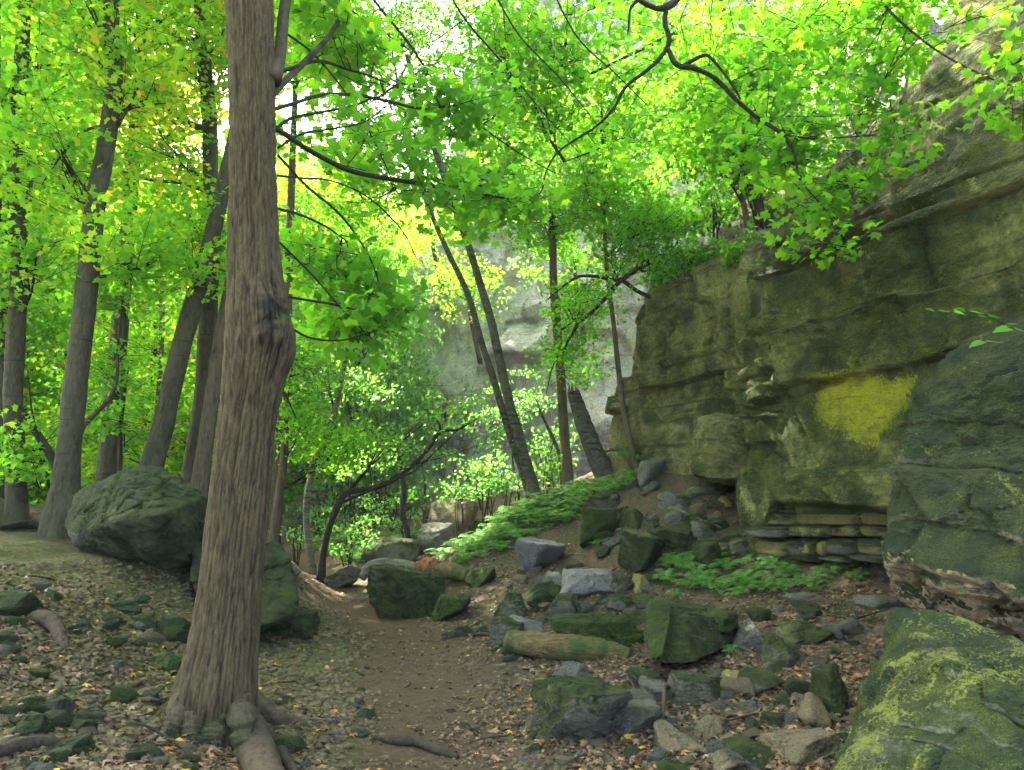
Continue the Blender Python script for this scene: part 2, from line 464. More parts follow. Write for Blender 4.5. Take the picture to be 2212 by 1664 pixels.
h = b.math('ADD', b.math('MULTIPLY', n2, 1.0), b.math('MULTIPLY', n3, 0.45))
b.princ(out, col, 0.95, b.bump(h, 0.8, 0.03), 0.15)
M['ground'] = m
gme = mesh_np('ground', verts, faces, m, True, {'path': pw, 'leftm': leftm})
tag(link('ground', gme), kind='structure')

# ------------------------------------------------------------------ tubes (trunks, branches, roots, logs)
def catmull(pts, n):
    pts = np.asarray(pts, float)
    if len(pts) == 2:
        t = np.linspace(0, 1, n)[:, None]
        return pts[0] * (1 - t) + pts[1] * t
    q = np.vstack([2 * pts[0] - pts[1], pts, 2 * pts[-1] - pts[-2]])
    L = np.concatenate([[0], np.cumsum(np.linalg.norm(np.diff(pts[:, :3], axis=0), axis=1))])
    s = np.linspace(0, L[-1], n)
    k = np.clip(np.searchsorted(L, s, 'right') - 1, 0, len(pts) - 2)
    t = ((s - L[k]) / np.maximum(L[k + 1] - L[k], 1e-9))[:, None]
    p0, p1, p2, p3 = q[k], q[k + 1], q[k + 2], q[k + 3]
    return 0.5 * (2 * p1 + (p2 - p0) * t + (2 * p0 - 5 * p1 + 4 * p2 - p3) * t * t + (3 * p1 - p0 - 3 * p2 + p3) * t ** 3)
def tube(pts, radii, n=24, m=12, wob=0.0, seed=0, disp=None, cap=True):
    """swept tube; returns verts, faces(quads), (theta, along) per vertex"""
    pr = catmull(np.hstack([np.asarray(pts, float), np.asarray(radii, float)[:, None]]), n)
    c, r = pr[:, :3], np.maximum(pr[:, 3], 0.0005)
    T = np.gradient(c, axis=0); T /= np.linalg.norm(T, axis=1)[:, None] + 1e-12
    ref = np.array([0.31, -0.9, 0.2]) if abs(T[0] @ np.array([0.31, -0.9, 0.2])) < 0.8 else np.array([0, 0, 1.0])
    X = np.zeros_like(T)
    x = ref - T[0] * (ref @ T[0]); x /= np.linalg.norm(x)
    for i in range(n):
        x = x - T[i] * (x @ T[i]); x /= np.linalg.norm(x); X[i] = x
    Y = np.cross(T, X)
    th = np.linspace(0, 2 * np.pi, m, endpoint=False)
    d = np.cos(th)[None, :, None] * X[:, None] + np.sin(th)[None, :, None] * Y[:, None]
    v = c[:, None] + d * r[:, None, None]
    fl, dl = v.reshape(-1, 3), d.reshape(-1, 3)
    rr = np.repeat(r, m)
    if wob:
        fl = fl + dl * (rr * wob * fbm(fl / np.maximum(rr, .02)[:, None] * 0.5 + seed, 3, seed))[:, None]
    extra = None
    if disp is not None:
        off, extra = disp(fl, dl, np.tile(th, n), np.repeat(np.arange(n) / (n - 1), m), rr)
        fl = fl + dl * off[:, None]
    i, j = np.meshgrid(np.arange(n - 1), np.arange(m), indexing='ij')
    a = (i * m + j).ravel(); bb = (i * m + (j + 1) % m).ravel()
    f = np.stack([a, bb, bb + m, a + m], 1)
    if cap:
        k0 = len(fl)
        fl = np.vstack([fl, c[0], c[-1]])
        jj = np.arange(m)
        # degenerate quads become triangles by repeating no vertex: use two-step fan of quads when m is even
        jj = np.arange(0, m - 1, 2)
        f0 = np.stack([np.full(len(jj), k0), (jj + 2) % m, (jj + 1) % m, jj], 1)
        base = (n - 1) * m
        f1 = np.stack([np.full(len(jj), k0 + 1), base + jj, base + (jj + 1) % m, base + (jj + 2) % m], 1)
        f = np.vstack([f, f0, f1])
        if extra is not None: extra = np.concatenate([extra, [0, 0]])
    return fl, f, extra
def join(parts):
    vs, fs, o = [], [], 0
    for v, f in parts:
        vs.append(v); fs.append(f + o); o += len(v)
    return np.vstack(vs), np.vstack(fs)
def px(w, d): return w * 0.5 * d / FPX

# ------------------------------------------------------------------ rocks
def ico(sub, _c={}):
    if sub not in _c:
        bm = bmesh.new()
        bmesh.ops.create_icosphere(bm, subdivisions=sub, radius=1)
        v = np.array([x.co[:] for x in bm.verts]); f = np.array([[y.index for y in x.verts] for x in bm.faces])
        bm.free()
        _c[sub] = (v / np.linalg.norm(v, axis=1)[:, None], f)
    return _c[sub]
def poly_r(d, N, D, k=26):
    """radius along directions d of the rounded intersection of half-spaces"""
    q = (d @ N.T) / D[None]
    q = np.maximum(q, 1e-4)
    return 1.0 / (np.sum(q ** k, axis=1) ** (1.0 / k))
def rock_disp(v, nrm, size, seed, amt=1.0):
    p = v / size
    # broken bedding planes: every rock shows a few ledges along its own grain
    rr_ = np.random.default_rng(seed + 1000); ax = rr_.normal(size=3) * np.array([.35, .35, 1]); ax /= np.linalg.norm(ax)
    h_ = p @ ax + .10 * fbm(p * 1.3 + seed, 3, seed + 2)
    zb_ = np.cumsum(rr_.uniform(.16, .55, 40)) - 6; oo_ = rr_.uniform(-1, 1, 41); kk_ = np.searchsorted(zb_, h_)
    led = oo_[kk_] * .055 - .035 * (1 - sstep(0, .035, np.minimum(np.abs(h_ - zb_[np.clip(kk_, 0, 39)]), np.abs(h_ - zb_[np.clip(kk_ - 1, 0, 39)]))))
    v = v + nrm * (led * size * amt)[:, None]
    f1, f2, idv = cell(p * 2.6 + seed, seed)
    d = 0.075 * fbm(p * 1.9 + seed, 5, seed, .58) + 0.07 * ridged(p * 3.2 + seed, 4, seed + 5) * 0.7 + 0.09 * (idv - 0.5) * sstep(0.0, 0.10, f2 - f1) - 0.03 * (1 - sstep(0, .06, f2 - f1))
    d = d + 0.030 * fbm(p * 10, 4, seed + 9) + 0.014 * ridged(p * 24, 3, seed + 11)
    return v + nrm * (d * size * amt)[:, None]
def make_rock_mesh(name, rad3, seed, sub=4, planes=11, amt=1.0, mat=None, flat=0.0):
    amt *= 1.1
    r_ = np.random.default_rng(seed)
    v, f = ico(sub)
    N = r_.normal(size=(planes, 3)); N[:, 2] *= 0.85
    N /= np.linalg.norm(N, axis=1)[:, None]
    D = r_.uniform(0.48, 0.88, planes)
    N = np.vstack([N, [[0, 0, 1], [0, 0, -1], [1, 0, 0.1], [-1, 0, 0.1], [0, 1, 0], [0, -1, 0]]]); D = np.concatenate([D, [0.9 - flat, 1.0, 1.1, 1.1, 1.1, 1.1]])
    N /= np.linalg.norm(N, axis=1)[:, None]
    w = v * poly_r(v, N, D, 70)[:, None]
    lo, hi = w.min(0), w.max(0)
    w = (w - (lo + hi) / 2) / ((hi - lo) / 2) * np.asarray(rad3)
    nn = w / np.linalg.norm(w, axis=1)[:, None]
    w = rock_disp(w, nn, float(np.mean(rad3)), seed, amt)
    return mesh_np(name, w, f, mat, True)
def boulder(name, label, cat, u0, u1, v0, v1, mat, seed, sub=4, dr=None, rot=0.0, planes=11, amt=1.0, flat=0.0, d=None, sink=0.12, tilt=0.0, group=None):
    """a free rock whose outline box in the photo is u0..u1, v0..v1 and that stands on the ground"""
    g = G((u0 + u1) / 2, v1 - (v1 - v0) * 0.06) if d is None else P((u0 + u1) / 2, v1, d)
    w = (u1 - u0) / 2 * g[1] / FPX
    drr = w * 0.75 if dr is None else dr
    hgt = (v1 - v0) / 2 * g[1] / FPX
    yc = g[1] + drr * 0.75
    c = P((u0 + u1) / 2, (v0 + v1) / 2, yc)
    k = yc / g[1]
    me = make_rock_mesh(name, (w * k, drr, hgt * k * (1 + sink)), seed, sub, planes, amt, M[mat], flat)
    o = link(name, me, None, (c[0], c[1], c[2] - hgt * k * sink))
    o.rotation_euler = (0, tilt, rot)
    if label: tag(o, label, cat, group)
    return o
def hull_rock(name, label, cat, pts, mat, seed, sub=6, amt=1.0, size=None, k=40, group=None, under=None):
    """a rock whose faceted body is the hull of measured points"""
    pts = np.array(pts)
    c = pts.mean(0)
    bm = bmesh.new()
    for p in pts - c: bm.verts.new(p)
    r = bmesh.ops.convex_hull(bm, input=bm.verts)
    bm.normal_update()
    N, D = [], []
    for f in bm.faces:
        n = np.array(f.normal[:]); dd = float(n @ np.array(f.verts[0].co[:]))
        if dd < 0: n, dd = -n, -dd
        if np.linalg.norm(n) > 0.5: N.append(n); D.append(max(dd, 0.02))
    bm.free()
    N, D = np.array(N), np.array(D)
    # sample directions evenly on a stretched sphere
    ext = (pts.max(0) - pts.min(0)) / 2
    v, f = ico(sub)
    d = v * ext; d /= np.linalg.norm(d, axis=1)[:, None]
    w = d * poly_r(d, N, D, k)[:, None]
    s = float(np.mean(ext)) if size is None else size
    w = rock_disp(w, d, s, seed, amt)
    me = mesh_np(name, w, f, M[mat], True)
    if under:
        me.materials.append(M[under]); nz = np.empty(len(me.polygons) * 3, np.float32); me.polygons.foreach_get('normal', nz); nz = nz.reshape(-1, 3)
        cc = np.empty(len(me.polygons) * 3, np.float32); me.polygons.foreach_get('center', cc); cc = cc.reshape(-1, 3)
        me.polygons.foreach_set('material_index', ((nz[:, 2] < -0.30 + .08 * vnoise(cc * 6, 4)) & (nz[:, 1] < .75) & (cc[:, 2] < -.28 + .10 * vnoise(cc * 3, 8))).astype(np.int32))
    o = link(name, me, None, tuple(c))
    if label: tag(o, label, cat, group)
    return o

# ------------------------------------------------------------------ cliffs
class Wall:
    """a cliff face over a straight foot line; s runs along it, z is height, off sticks out of it"""
    def __init__(w, a, b):
        w.a = np.array(a, float); w.b = np.array(b, float)
        w.t = (w.b - w.a) / np.linalg.norm(w.b - w.a)
        w.n = np.array([w.t[1], -w.t[0]])
        if w.n @ (np.array([0, 0]) - w.a) < 0: w.n = -w.n
    def sz(w, u, v):
        r = ray(u, v)
        t = ((w.a) @ w.n) / (r[:2] @ w.n)
        p = CAM + r * t
        return float((p[:2] - w.a) @ w.t), float(p[2])
    def pt(w, s, z, off):
        q = w.a[None] + s[:, None] * w.t[None] + off[:, None] * w.n[None]
        return np.column_stack([q, z])
def layers(z, s, seed, h0, h1, amp, cw0, cw1):
    """blocky bedding: random thick layers cut into random blocks; returns offset and joint mask"""
    r_ = np.random.default_rng(seed)
    zb = np.cumsum(r_.uniform(h0, h1, 400)) + math.floor(-4)
    k = np.searchsorted(zb, z)
    off = np.zeros_like(z); joint = np.zeros_like(z)
    dz = np.minimum(np.abs(z - zb[np.clip(k, 0, 399)]), np.abs(z - zb[np.clip(k - 1, 0, 399)]))
    for i in np.unique(k):
        m_ = k == i
        sb = np.cumsum(r_.uniform(cw0, cw1, 300)) - 12
        o_ = r_.uniform(-1, 1, 301)
        q = np.searchsorted(sb, s[m_])
        ds = np.minimum(np.abs(s[m_] - sb[np.clip(q, 0, 299)]), np.abs(s[m_] - sb[np.clip(q - 1, 0, 299)]))
        off[m_] = o_[np.clip(q, 0, 300)] * amp
        dz[m_] = np.minimum(dz[m_], ds)
    return off, dz
def gridfaces(nr, nc):
    i = (np.arange(nr - 1)[:, None] * nc + np.arange(nc - 1)[None]).ravel()
    return np.stack([i, i + 1, i + nc + 1, i + nc], 1)

# --- near cliff (the wall on the right of the path)
WA = Wall((2.8, 9.5), (4.25, 6.3))
silA = np.array([WA.sz(u, v) for u, v in [(2010,-60),(1925,60),(1890,180),(1800,290),(1750,400),(1700,490),(1655,585),(1650,670),(1600,740),(1568,770),(1566,850),(1592,905),(1592,1010),(1588,1100),(1598,1215)]])
silA = silA[np.argsort(silA[:, 1])]
nr, nc, nret = 380, 390, 40
zz = np.linspace(0.2, 9.5, nr)
s0 = np.interp(zz, silA[:, 1], silA[:, 0], right=silA[-1, 0] + 3)
tt = np.linspace(0, 1, nc) ** 1.15
S = s0[:, None] + (8.2 - s0[:, None]) * tt[None]
Z = np.repeat(zz[:, None], nc, 1)
s_, z_ = S.ravel(), Z.ravel()
e_ = (S - s0[:, None]).ravel()
def offA(s, z, e):
    p = np.column_stack([s, z * 1.0, np.zeros_like(s)])
    wz = z + 0.10 * fbm(p * 0.7, 3, 31) + 0.03 * fbm(p * 3, 2, 32)
    off = 0.10 * fbm(p * 0.55, 3, 21) + 0.05 * fbm(p * 1.5, 4, 22) + 0.03 * ridged(p * 3.1 * np.array([0.6, 1.5, 1]), 4, 23)
    off = off - 0.22 * np.maximum(z - 4.2, 0) - 0.02 * (z - 4.2) * 0        # the upper wall leans back
    off += 0.20 * sstep(4.22, 4.12, wz) * sstep(3.2, 3.5, z)                   # bulging block under the dark ledge
    off -= 0.32 * np.exp(-((wz - 4.22) / 0.07) ** 2) * sstep(3.2, 2.2, s)     # shadowed ledge line
    off += 0.30 * sstep(3.46, 3.36, wz + 0.12 * sstep(1.2, 0.2, s)) * sstep(0.3, 1.4, s)      # the big lower block stands proud
    off -= 0.30 * sstep(1.46, 1.36, wz + 0.5 * sstep(0.9, 0.3, s)) * sstep(0.25, 0.7, s)      # undercut above the bedded foot
    off -= 0.10 * np.exp(-((wz - 2.62 - 0.05 * s) / 0.03) ** 2) * sstep(0.2, .5, s) * sstep(2.6, 1.4, s)
    # broken blocks at the far end
    lo, dz = layers(wz, s + 0.12 * z, 77, 0.14, 0.34, 0.17, 0.25, 0.8)
    blk = sstep(1.2, 0.7, s) * sstep(2.35, 2.5, z) * sstep(3.9, 3.6, z)
    off += blk * (lo - 0.09 * (1 - sstep(0.0, 0.035, dz)))
    # faint bedding above
    lo2, dz2 = layers(z + 0.07 * fbm(p * 0.8, 3, 35) + .02 * fbm(p * 5, 2, 36), s + 0.25 * fbm(p * .9, 3, 38), 78, 0.22, 0.75, 0.12, 0.6, 2.2)
    up_ = sstep(4.0, 4.6, z)
    off += (1 - blk) * (1 - .6 * up_) * (lo2 - 0.06 * (1 - sstep(0.0, 0.03, dz2)) * sstep(-0.2, 0.3, fbm(p * 0.8, 2, 37)))
    # pocket holes
    f1, f2, idv = cell(p * np.array([1.8, 2.4, 1]) + 3.3, 41)
    off -= 0.12 * sstep(0.30, 0.10, f1) * (idv > 0.62) * sstep(2.4, 3.2, z)
    f1, f2, idv = cell(p * np.array([0.75, 0.9, 1]) + fbm(p * 1.5, 3, 5)[:, None] * 0.35, 43)
    off += (1 - .7 * up_) * (0.07 * (idv - 0.5) * sstep(0.0, 0.08, f2 - f1) - 0.03 * (1 - sstep(0, 0.03, f2 - f1)))
    off += 0.012 * fbm(p * 16, 3, 24) + 0.02 * fbm(p * 7, 3, 25)
    off -= 0.16 * np.exp(-e / 0.13) * (0.6 + 0.4 * fbm(p * 2, 2, 26))           # rounded corner
    return off
fo = offA(s_, z_, e_)
va = WA.pt(s_, z_, fo).reshape(nr, nc, 3)
# return face, running back into the hill from the corner
ret = np.linspace(1, 0, nret)[:-1] ** 1.3 * 3.2
corner = va[:, 0]
hd = -WA.n * 0.88 + np.array([0.35, 0.35])
pr = corner[:, None, :] + ret[None, :, None] * np.array([hd[0], hd[1], 0])[None, None]
q = pr.reshape(-1, 3)
dn = 0.22 * fbm(q * 1.3, 4, 51) * np.clip(np.tile(ret, nr) * 2, 0, 1)
q = q + dn[:, None] * np.array([-0.5, 0.8, 0])
va = np.concatenate([q.reshape(nr, -1, 3), va], 1)
# top cap leaning back
topc = va[-1:] + np.array([1.5, 0.8, 0.7])[None, None]
va = np.concatenate([va, topc, topc + np.array([6, 2.5, 1.5])], 0)
R_, C_ = va.shape[:2]
vv = va.reshape(-1, 3)
# yellow spray patch, heart shaped, measured in wall coordinates
heart = [WA.sz(u, v) for u, v in [(1800,850),(1830,815),(1885,806),(1930,815),(1960,830),(1990,812),(2015,815),(2005,865),(1960,905),(1945,965),(1905,960),(1860,938),(1815,915),(1800,885)]]
hs = np.array(heart)
def inpoly(s, z, poly):
    ins = np.zeros(len(s), bool); dmin = np.full(len(s), 9.0)
    for (a, b_) in zip(poly, np.roll(poly, -1, 0)):
        cond = ((a[1] > z) != (b_[1] > z)) & (s < (b_[0] - a[0]) * (z - a[1]) / (b_[1] - a[1] + 1e-12) + a[0])
        ins ^= cond
        ab = b_ - a; t = np.clip(((s - a[0]) * ab[0] + (z - a[1]) * ab[1]) / (ab @ ab), 0, 1)
        dmin = np.minimum(dmin, np.hypot(s - a[0] - t * ab[0], z - a[1] - t * ab[1]))
    return np.where(ins, dmin, -dmin)
sv = (vv[:, :2] - WA.a) @ WA.t
patch = sstep(-0.17, 0.15, inpoly(sv, vv[:, 2], hs))
cliffA = empty('cliff', (3.6, 8.0, 0.6))
tag(cliffA, 'tall olive cliff wall with a yellow lichen patch and bedded stone foot', 'cliff')
part('rock_face', vv, gridfaces(R_, C_), M['cliff'], cliffA, True, {'patch': patch})

# bedded courses of stone at its foot, one block each
def block_mesh(seed, _c={}):
    if seed not in _c:
        r_ = np.random.default_rng(seed)
        v, f = ico(3)
        N = np.vstack([np.eye(3), -np.eye(3), r_.normal(size=(4, 3))]); N += r_.normal(size=N.shape) * 0.05
        N /= np.linalg.norm(N, axis=1)[:, None]
        D = np.concatenate([np.ones(6), r_.uniform(1.25, 1.45, 4)])
        w = v * poly_r(v, N, D, 22)[:, None]
        w /= np.abs(w).max(0)
        w = w * (1 + 0.05 * fbm(w * 2.2 + seed, 3, seed)[:, None])
        _c[seed] = mesh_np('stone_block', w, f, M['cliff_mid'], True)
    return _c[seed]
def wall_blocks(W, off0, rows, mats, parent, depth=0.22):
    for (u0, u1, v0, v1, o_, mk) in rows:
        s1, z1 = W.sz(u0, (v0 + v1) / 2); s2, z2 = W.sz(u1, (v0 + v1) / 2)
        _, zt = W.sz((u0 + u1) / 2, v0); _, zb = W.sz((u0 + u1) / 2, v1)
        me = block_mesh(rnd.randrange(9))
        b_ = link('stone_block', me, parent)
        c = W.pt(np.array([(s1 + s2) / 2]), np.array([(zt + zb) / 2]), np.array([off0 + o_ - depth]))[0]
        b_.location = c - np.array(parent.location)
        ang = math.atan2(W.t[1], W.t[0])
        b_.rotation_euler = (rnd.uniform(-.03, .03), rnd.uniform(-.03, .03), ang + rnd.uniform(-.04, .04))
        b_.scale = (abs(s2 - s1) / 2 * 0.985, depth, abs(zt - zb) / 2 * 0.99)
        b_.material_slots[0].link = 'OBJECT'; b_.material_slots[0].material = M[mk]
rows = []
def course(v0, v1, us, o_, mats=('cliff_mid',)):
    for a, b_ in zip(us[:-1], us[1:]):
        rows.append((a, b_, v0, v1, o_ + rnd.uniform(-.05, .05), rnd.choice(mats)))
course(1082, 1108, (1640, 1720, 1800, 1895, 1960), -0.22, ('cliff_mid',))
course(1110, 1136, (1648, 1735, 1788, 1880, 1955), -0.10, ('cliff_mid', 'cliff_mid', 'ochre'))
course(1136, 1160, (1640, 1733, 1788, 1815, 1885, 1950), -0.04, ('cliff_mid', 'halfmossy', 'cliff_mid'))
course(1162, 1176, (1600, 1650, 1740, 1790, 1860, 1940), -0.16, ('halfmossy', 'cliff_mid'))
course(1170, 1200, (1655, 1728, 1772, 1795, 1822, 1880, 1945), -0.05, ('cliff_mid', 'ochre', 'halfmossy'))
course(1196, 1212, (1650, 1735, 1800, 1870, 1950), -0.02, ('halfmossy', 'mossy'))
wall_blocks(WA, 0.30, rows, None, cliffA, 0.26)
rows = []
course(762, 800, (1570, 1618, 1680), 0.02)
course(800, 826, (1585, 1640, 1700), 0.08, ('cliff', 'cliff_mid'))
course(828, 862, (1600, 1668, 1730), 0.10, ('cliff_mid',))
course(800, 838, (1566, 1598), -.05, ('cliff_mid',))
course(840, 878, (1572, 1602), 0.0)
course(880, 905, (1580, 1622), -0.06, ('mossy',))
course(900, 930, (1588, 1625), -0.08, ('mossy',))
wall_blocks(WA, -0.16, rows, None, cliffA, 0.25)

# --- middle cliff, further along, with the soil bank above it
WM = Wall((1.78, 14.6), (3.35, 11.0))
silM = np.array([WM.sz(u, v) for u, v in [(1400,575),(1385,610),(1352,690),(1335,760),(1318,860),(1300,960),(1275,1060)]])
silM = silM[np.argsort(silM[:, 1])]
nr, nc = 240, 220
zz = np.linspace(1.2, 5.6, nr)
s0 = np.interp(zz, silM[:, 1], silM[:, 0])
S = s0[:, None] + (5.5 - s0[:, None]) * np.linspace(0, 1, nc)[None]
Z = np.repeat(zz[:, None], nc, 1); s_, z_ = S.ravel(), Z.ravel(); e_ = (S - s0[:, None]).ravel()
p = np.column_stack([s_, z_, np.zeros_like(s_)])
lo, dz = layers(z_ + 0.15 * fbm(p * .8, 3, 61), s_ + .2 * fbm(p * .9, 3, 68), 79, 0.3, 1.0, 0.16, 0.5, 1.5)
f1, f2, idv = cell(p * np.array([0.8, 0.5, 1]) + fbm(p, 3, 62)[:, None] * 0.3, 63)
off = 0.16 * fbm(p * 0.6, 4, 64) + 0.05 * fbm(p * 1.8, 4, 65) + lo - 0.05 * (1 - sstep(0, .04, dz)) + 0.30 * (idv - 0.5) * sstep(0, .10, f2 - f1) - 0.10 * (1 - sstep(0, .06, f2 - f1)) + 0.03 * ridged(p * 4, 3, 66)
off -= 0.2 * np.exp(-e_ / 0.15)
off -= 0.5 * sstep(4.9, 5.6, z_) ** 2
vm = WM.pt(s_, z_, off).reshape(nr, nc, 3)
hd = -WM.n * 0.9 + np.array([0.2, 0.45])
ret = np.linspace(1, 0, 50)[:-1] * 4
pr = vm[:, :1] + ret[None, :, None] * np.array([hd[0], hd[1], 0])[None, None]
q = pr.reshape(-1, 3); q = q + (0.3 * fbm(q * 1.1, 4, 67) * np.clip(np.tile(ret, nr), 0, 1))[:, None] * np.array([-.6, .6, 0])
vm = np.concatenate([q.reshape(nr, -1, 3), vm], 1)
cliffM = empty('cliff', (3.0, 12.5, 1.4))
tag(cliffM, 'shorter mossy ochre cliff between the thin tree and the big wall', 'cliff')
part('rock_face', vm.reshape(-1, 3), gridfaces(nr, vm.shape[1]), M['cliff_mid'], cliffM, True)
# soil bank rising behind the rim
rim = vm[-1]
bank = []
for k, (st, hh) in enumerate([(0, -0.1), (0.25, 0.12), (0.7, 0.35), (1.3, 0.9), (2.0, 1.7), (2.8, 2.6), (3.8, 3.6), (5.0, 5.2), (6.5, 7.5), (9, 10), (13, 12)]):
    bank.append(rim + np.array([st * 0.72, st * 0.69, hh])[None])
bank = np.array(bank)
fine = np.array([np.interp(np.linspace(0, 10, 160), np.arange(11), bank[:, c, k]) for c in range(bank.shape[1]) for k in range(3)]).reshape(bank.shape[1], 3, 160).transpose(2, 0, 1)
q = fine.reshape(-1, 3)
q = q + (0.22 * fbm(q * 1.0, 4, 71) + 0.10 * ridged(q * 2.2, 3, 72))[:, None] * np.array([-.4, -.5, .7])
m, nt, out = newmat('bank_soil'); b = NB(nt)
tc = b.n('ShaderNodeTexCoord').outputs['Object']; n1 = b.noise(tc, 2, 6, .7); n2 = b.noise(tc, 14, 6, .7)
col = b.mix(b.rng(n1, .4, .6), (0.075, 0.058, 0.040), (0.15, 0.13, 0.10)); col = b.mix(b.rng(n2, .52, .7), col, (0.045, 0.07, 0.02))
b.princ(out, col, 0.95, b.bump(n2, 0.9, 0.06), 0.15); M['bank'] = m
tag(top('hillside', q, gridfaces(160, fine.shape[1]), m, (4, 15, 5)), kind='structure')

# --- far cliff closing the gorge
WF = Wall((-5.4, 31), (4.6, 24.5))
silF = np.array([WF.sz(u, v) for u, v in [(905,420),(880,520),(868,600),(850,700),(830,760),(828,860),(838,960),(850,1060),(850,1150)]])
silF = silF[np.argsort(silF[:, 1])]
nr, nc = 230, 300
zz = np.linspace(0, 24, nr)
s0 = np.interp(zz, silF[:, 1], silF[:, 0]) + 0.3 * np.maximum(zz - 14, 0)
S = s0[:, None] + (19 - s0[:, None]) * np.linspace(0, 1, nc)[None]
Z = np.repeat(zz[:, None], nc, 1); s_, z_ = S.ravel(), Z.ravel(); e_ = (S - s0[:, None]).ravel()
p = np.column_stack([s_, z_, np.zeros_like(s_)])
lo, dz = layers(z_ + 0.5 * fbm(p * .3, 3, 81), s_, 80, 0.5, 2.2, 0.16, 1.0, 3.5)
f1, f2, idv = cell(p * np.array([0.45, 0.22, 1]) + fbm(p * .5, 3, 82)[:, None] * 0.4, 83)
off = 0.6 * fbm(p * 0.22, 4, 84) + 0.38 * ridged(p * 0.7 * np.array([1, .6, 1]), 5, 85) + lo + 0.9 * (idv - 0.5) * sstep(0, .12, f2 - f1) + 0.12 * fbm(p * 3, 4, 86) - 0.05 * z_
# the jutting shelf high between the birches
sh, zh = WF.sz(1125, 775)
off += 0.9 * np.exp(-((s_ - sh) / 0.9) ** 2) * sstep(zh - .02, zh + .12, z_) * sstep(zh + 1.6, zh + .3, z_)
off -= 0.5 * np.exp(-e_ / 0.6)
vf = WF.pt(s_, z_, off).reshape(nr, nc, 3)
ret = np.linspace(1, 0, 40)[:-1] * 9
hd = -WF.n + np.array([-.35, .1])
pr = vf[:, :1] + ret[None, :, None] * np.array([hd[0], hd[1], 0])[None, None]
q = pr.reshape(-1, 3); q = q + (0.8 * fbm(q * .5, 4, 87) * np.clip(np.tile(ret, nr), 0, 1))[:, None] * np.array([-.8, .3, 0])
vf = np.concatenate([q.reshape(nr, -1, 3), vf], 1)
vf = np.concatenate([vf, vf[-1:] + np.array([2, 6, 1.5]), vf[-1:] + np.array([6, 30, 5])], 0)
cliffF = empty('cliff', (0, 28, 0.5))
tag(cliffF, 'pale grey and tan cliff face rising far behind the birches', 'cliff')
part('rock_face', vf.reshape(-1, 3), gridfaces(vf.shape[0], vf.shape[1]), M['cliff_far'], cliffF, True)

# ------------------------------------------------------------------ boulders
L = []
def B(*a, **k):
    o = boulder(*a, **k); L.append(o); return o
hull_rock('boulder', 'huge overhanging boulder jutting from the right edge with a tan underside', 'boulder',
    [P(1958,905,5.0),P(2060,822,4.9),P(2210,742,4.7),P(2500,600,4.4),P(1925,1185,4.65),P(1922,1212,4.65),P(1990,1200,4.35),P(2212,1262,3.95),P(2700,1330,3.6),
     P(1955,1270,4.95),P(2212,1400,4.6),P(2600,1500,4.4),P(2700,600,6.2),P(2100,700,6.6),P(2000,1240,6.2),P(2650,1480,6.0),P(1990,880,5.6)], 'overhang', 5, 7, 1.15, size=0.8, k=70, under='under')
hull_rock('boulder', 'lichen-spotted boulder leaning up under the overhang at the lower corner', 'boulder',
    [P(1950,1345,4.1),P(2045,1342,4.2),P(2165,1445,4.0),P(2320,1500,3.9),P(1885,1500,3.75),P(1830,1590,3.55),P(1770,1700,3.4),P(1840,1800,3.1),P(2200,1760,2.75),P(2150,1500,3.15),
     P(2020,1420,3.45),P(2550,1560,3.1),P(2700,1800,2.8),P(2200,1560,5.0),P(2500,1600,4.8),P(1900,1600,4.8),P(2000,2100,3.2)], 'near', 15, 7, 0.9, size=0.72, k=50)
hull_rock('boulder', 'big angular mossy boulder on the bank beside the left trees', 'boulder',
    [P(136,1125,8.3),P(160,1070,8.3),P(245,1040,8.0),P(300,1006,8.6),P(345,1012,8.7),P(392,1048,8.5),P(444,1072,8.3),P(438,1110,8.1),P(405,1205,8.0),P(330,1192,7.55),P(170,1165,7.8),P(136,1160,8.0),
     P(240,1130,7.3),P(352,1110,7.25),P(400,1140,7.6),P(200,1100,9.6),P(400,1110,9.6),P(300,1240,8.2),P(420,1230,8.8)], 'mossy', 25, 6, 0.9, size=0.62, k=60)
hull_rock('boulder', 'dark mossy boulder behind the foot of the thick maple trunk', 'boulder',
    [P(420,1185,8.0),P(450,1165,8.2),P(590,1178,8.2),P(628,1215,8.0),P(648,1290,7.6),P(640,1325,7.5),P(560,1360,7.1),P(415,1260,7.6),P(430,1330,7.4),P(500,1385,7.3),P(600,1370,8.8),P(450,1250,9.2),P(620,1230,9.0)], 'mossy', 27, 6, 0.9, size=0.5, k=60)
B('rock', 'squat mossy block leaning against the dark boulder beside the path', 'rock', 556, 682, 1322, 1388, 'mossy', 28, 5, dr=.3, flat=.1)
B('boulder', 'furrowed mossy boulder standing beside the path before the birch log', 'boulder', 805, 962, 1222, 1338, 'mossy', 130, 6, dr=.42, planes=9, flat=.05)
B('rock', 'small grey-green rock at the path bend near the white birch', 'rock', 704, 776, 1222, 1270, 'halfmossy', 131, 5)
hull_rock('boulder', 'tall tan standing block among undergrowth past the fallen log', 'boulder',
    [P(932,1090,17.2),P(968,1076,17.2),P(1010,1078,17.4),P(1032,1092,17.8),P(1022,1125,17.6),P(1000,1165,17),P(915,1180,16.7),P(938,1085,17.0),P(1000,1130,16.6),P(1040,1080,19),P(950,1080,19),P(1000,1200,19)], 'tan', 33, 5, 0.8, size=.5)
B('rock', 'dark grey rock leaning at the foot of the tall tan block', 'rock', 905, 1000, 1132, 1206, 'bare', 34, 5, d=15.9, dr=.5)
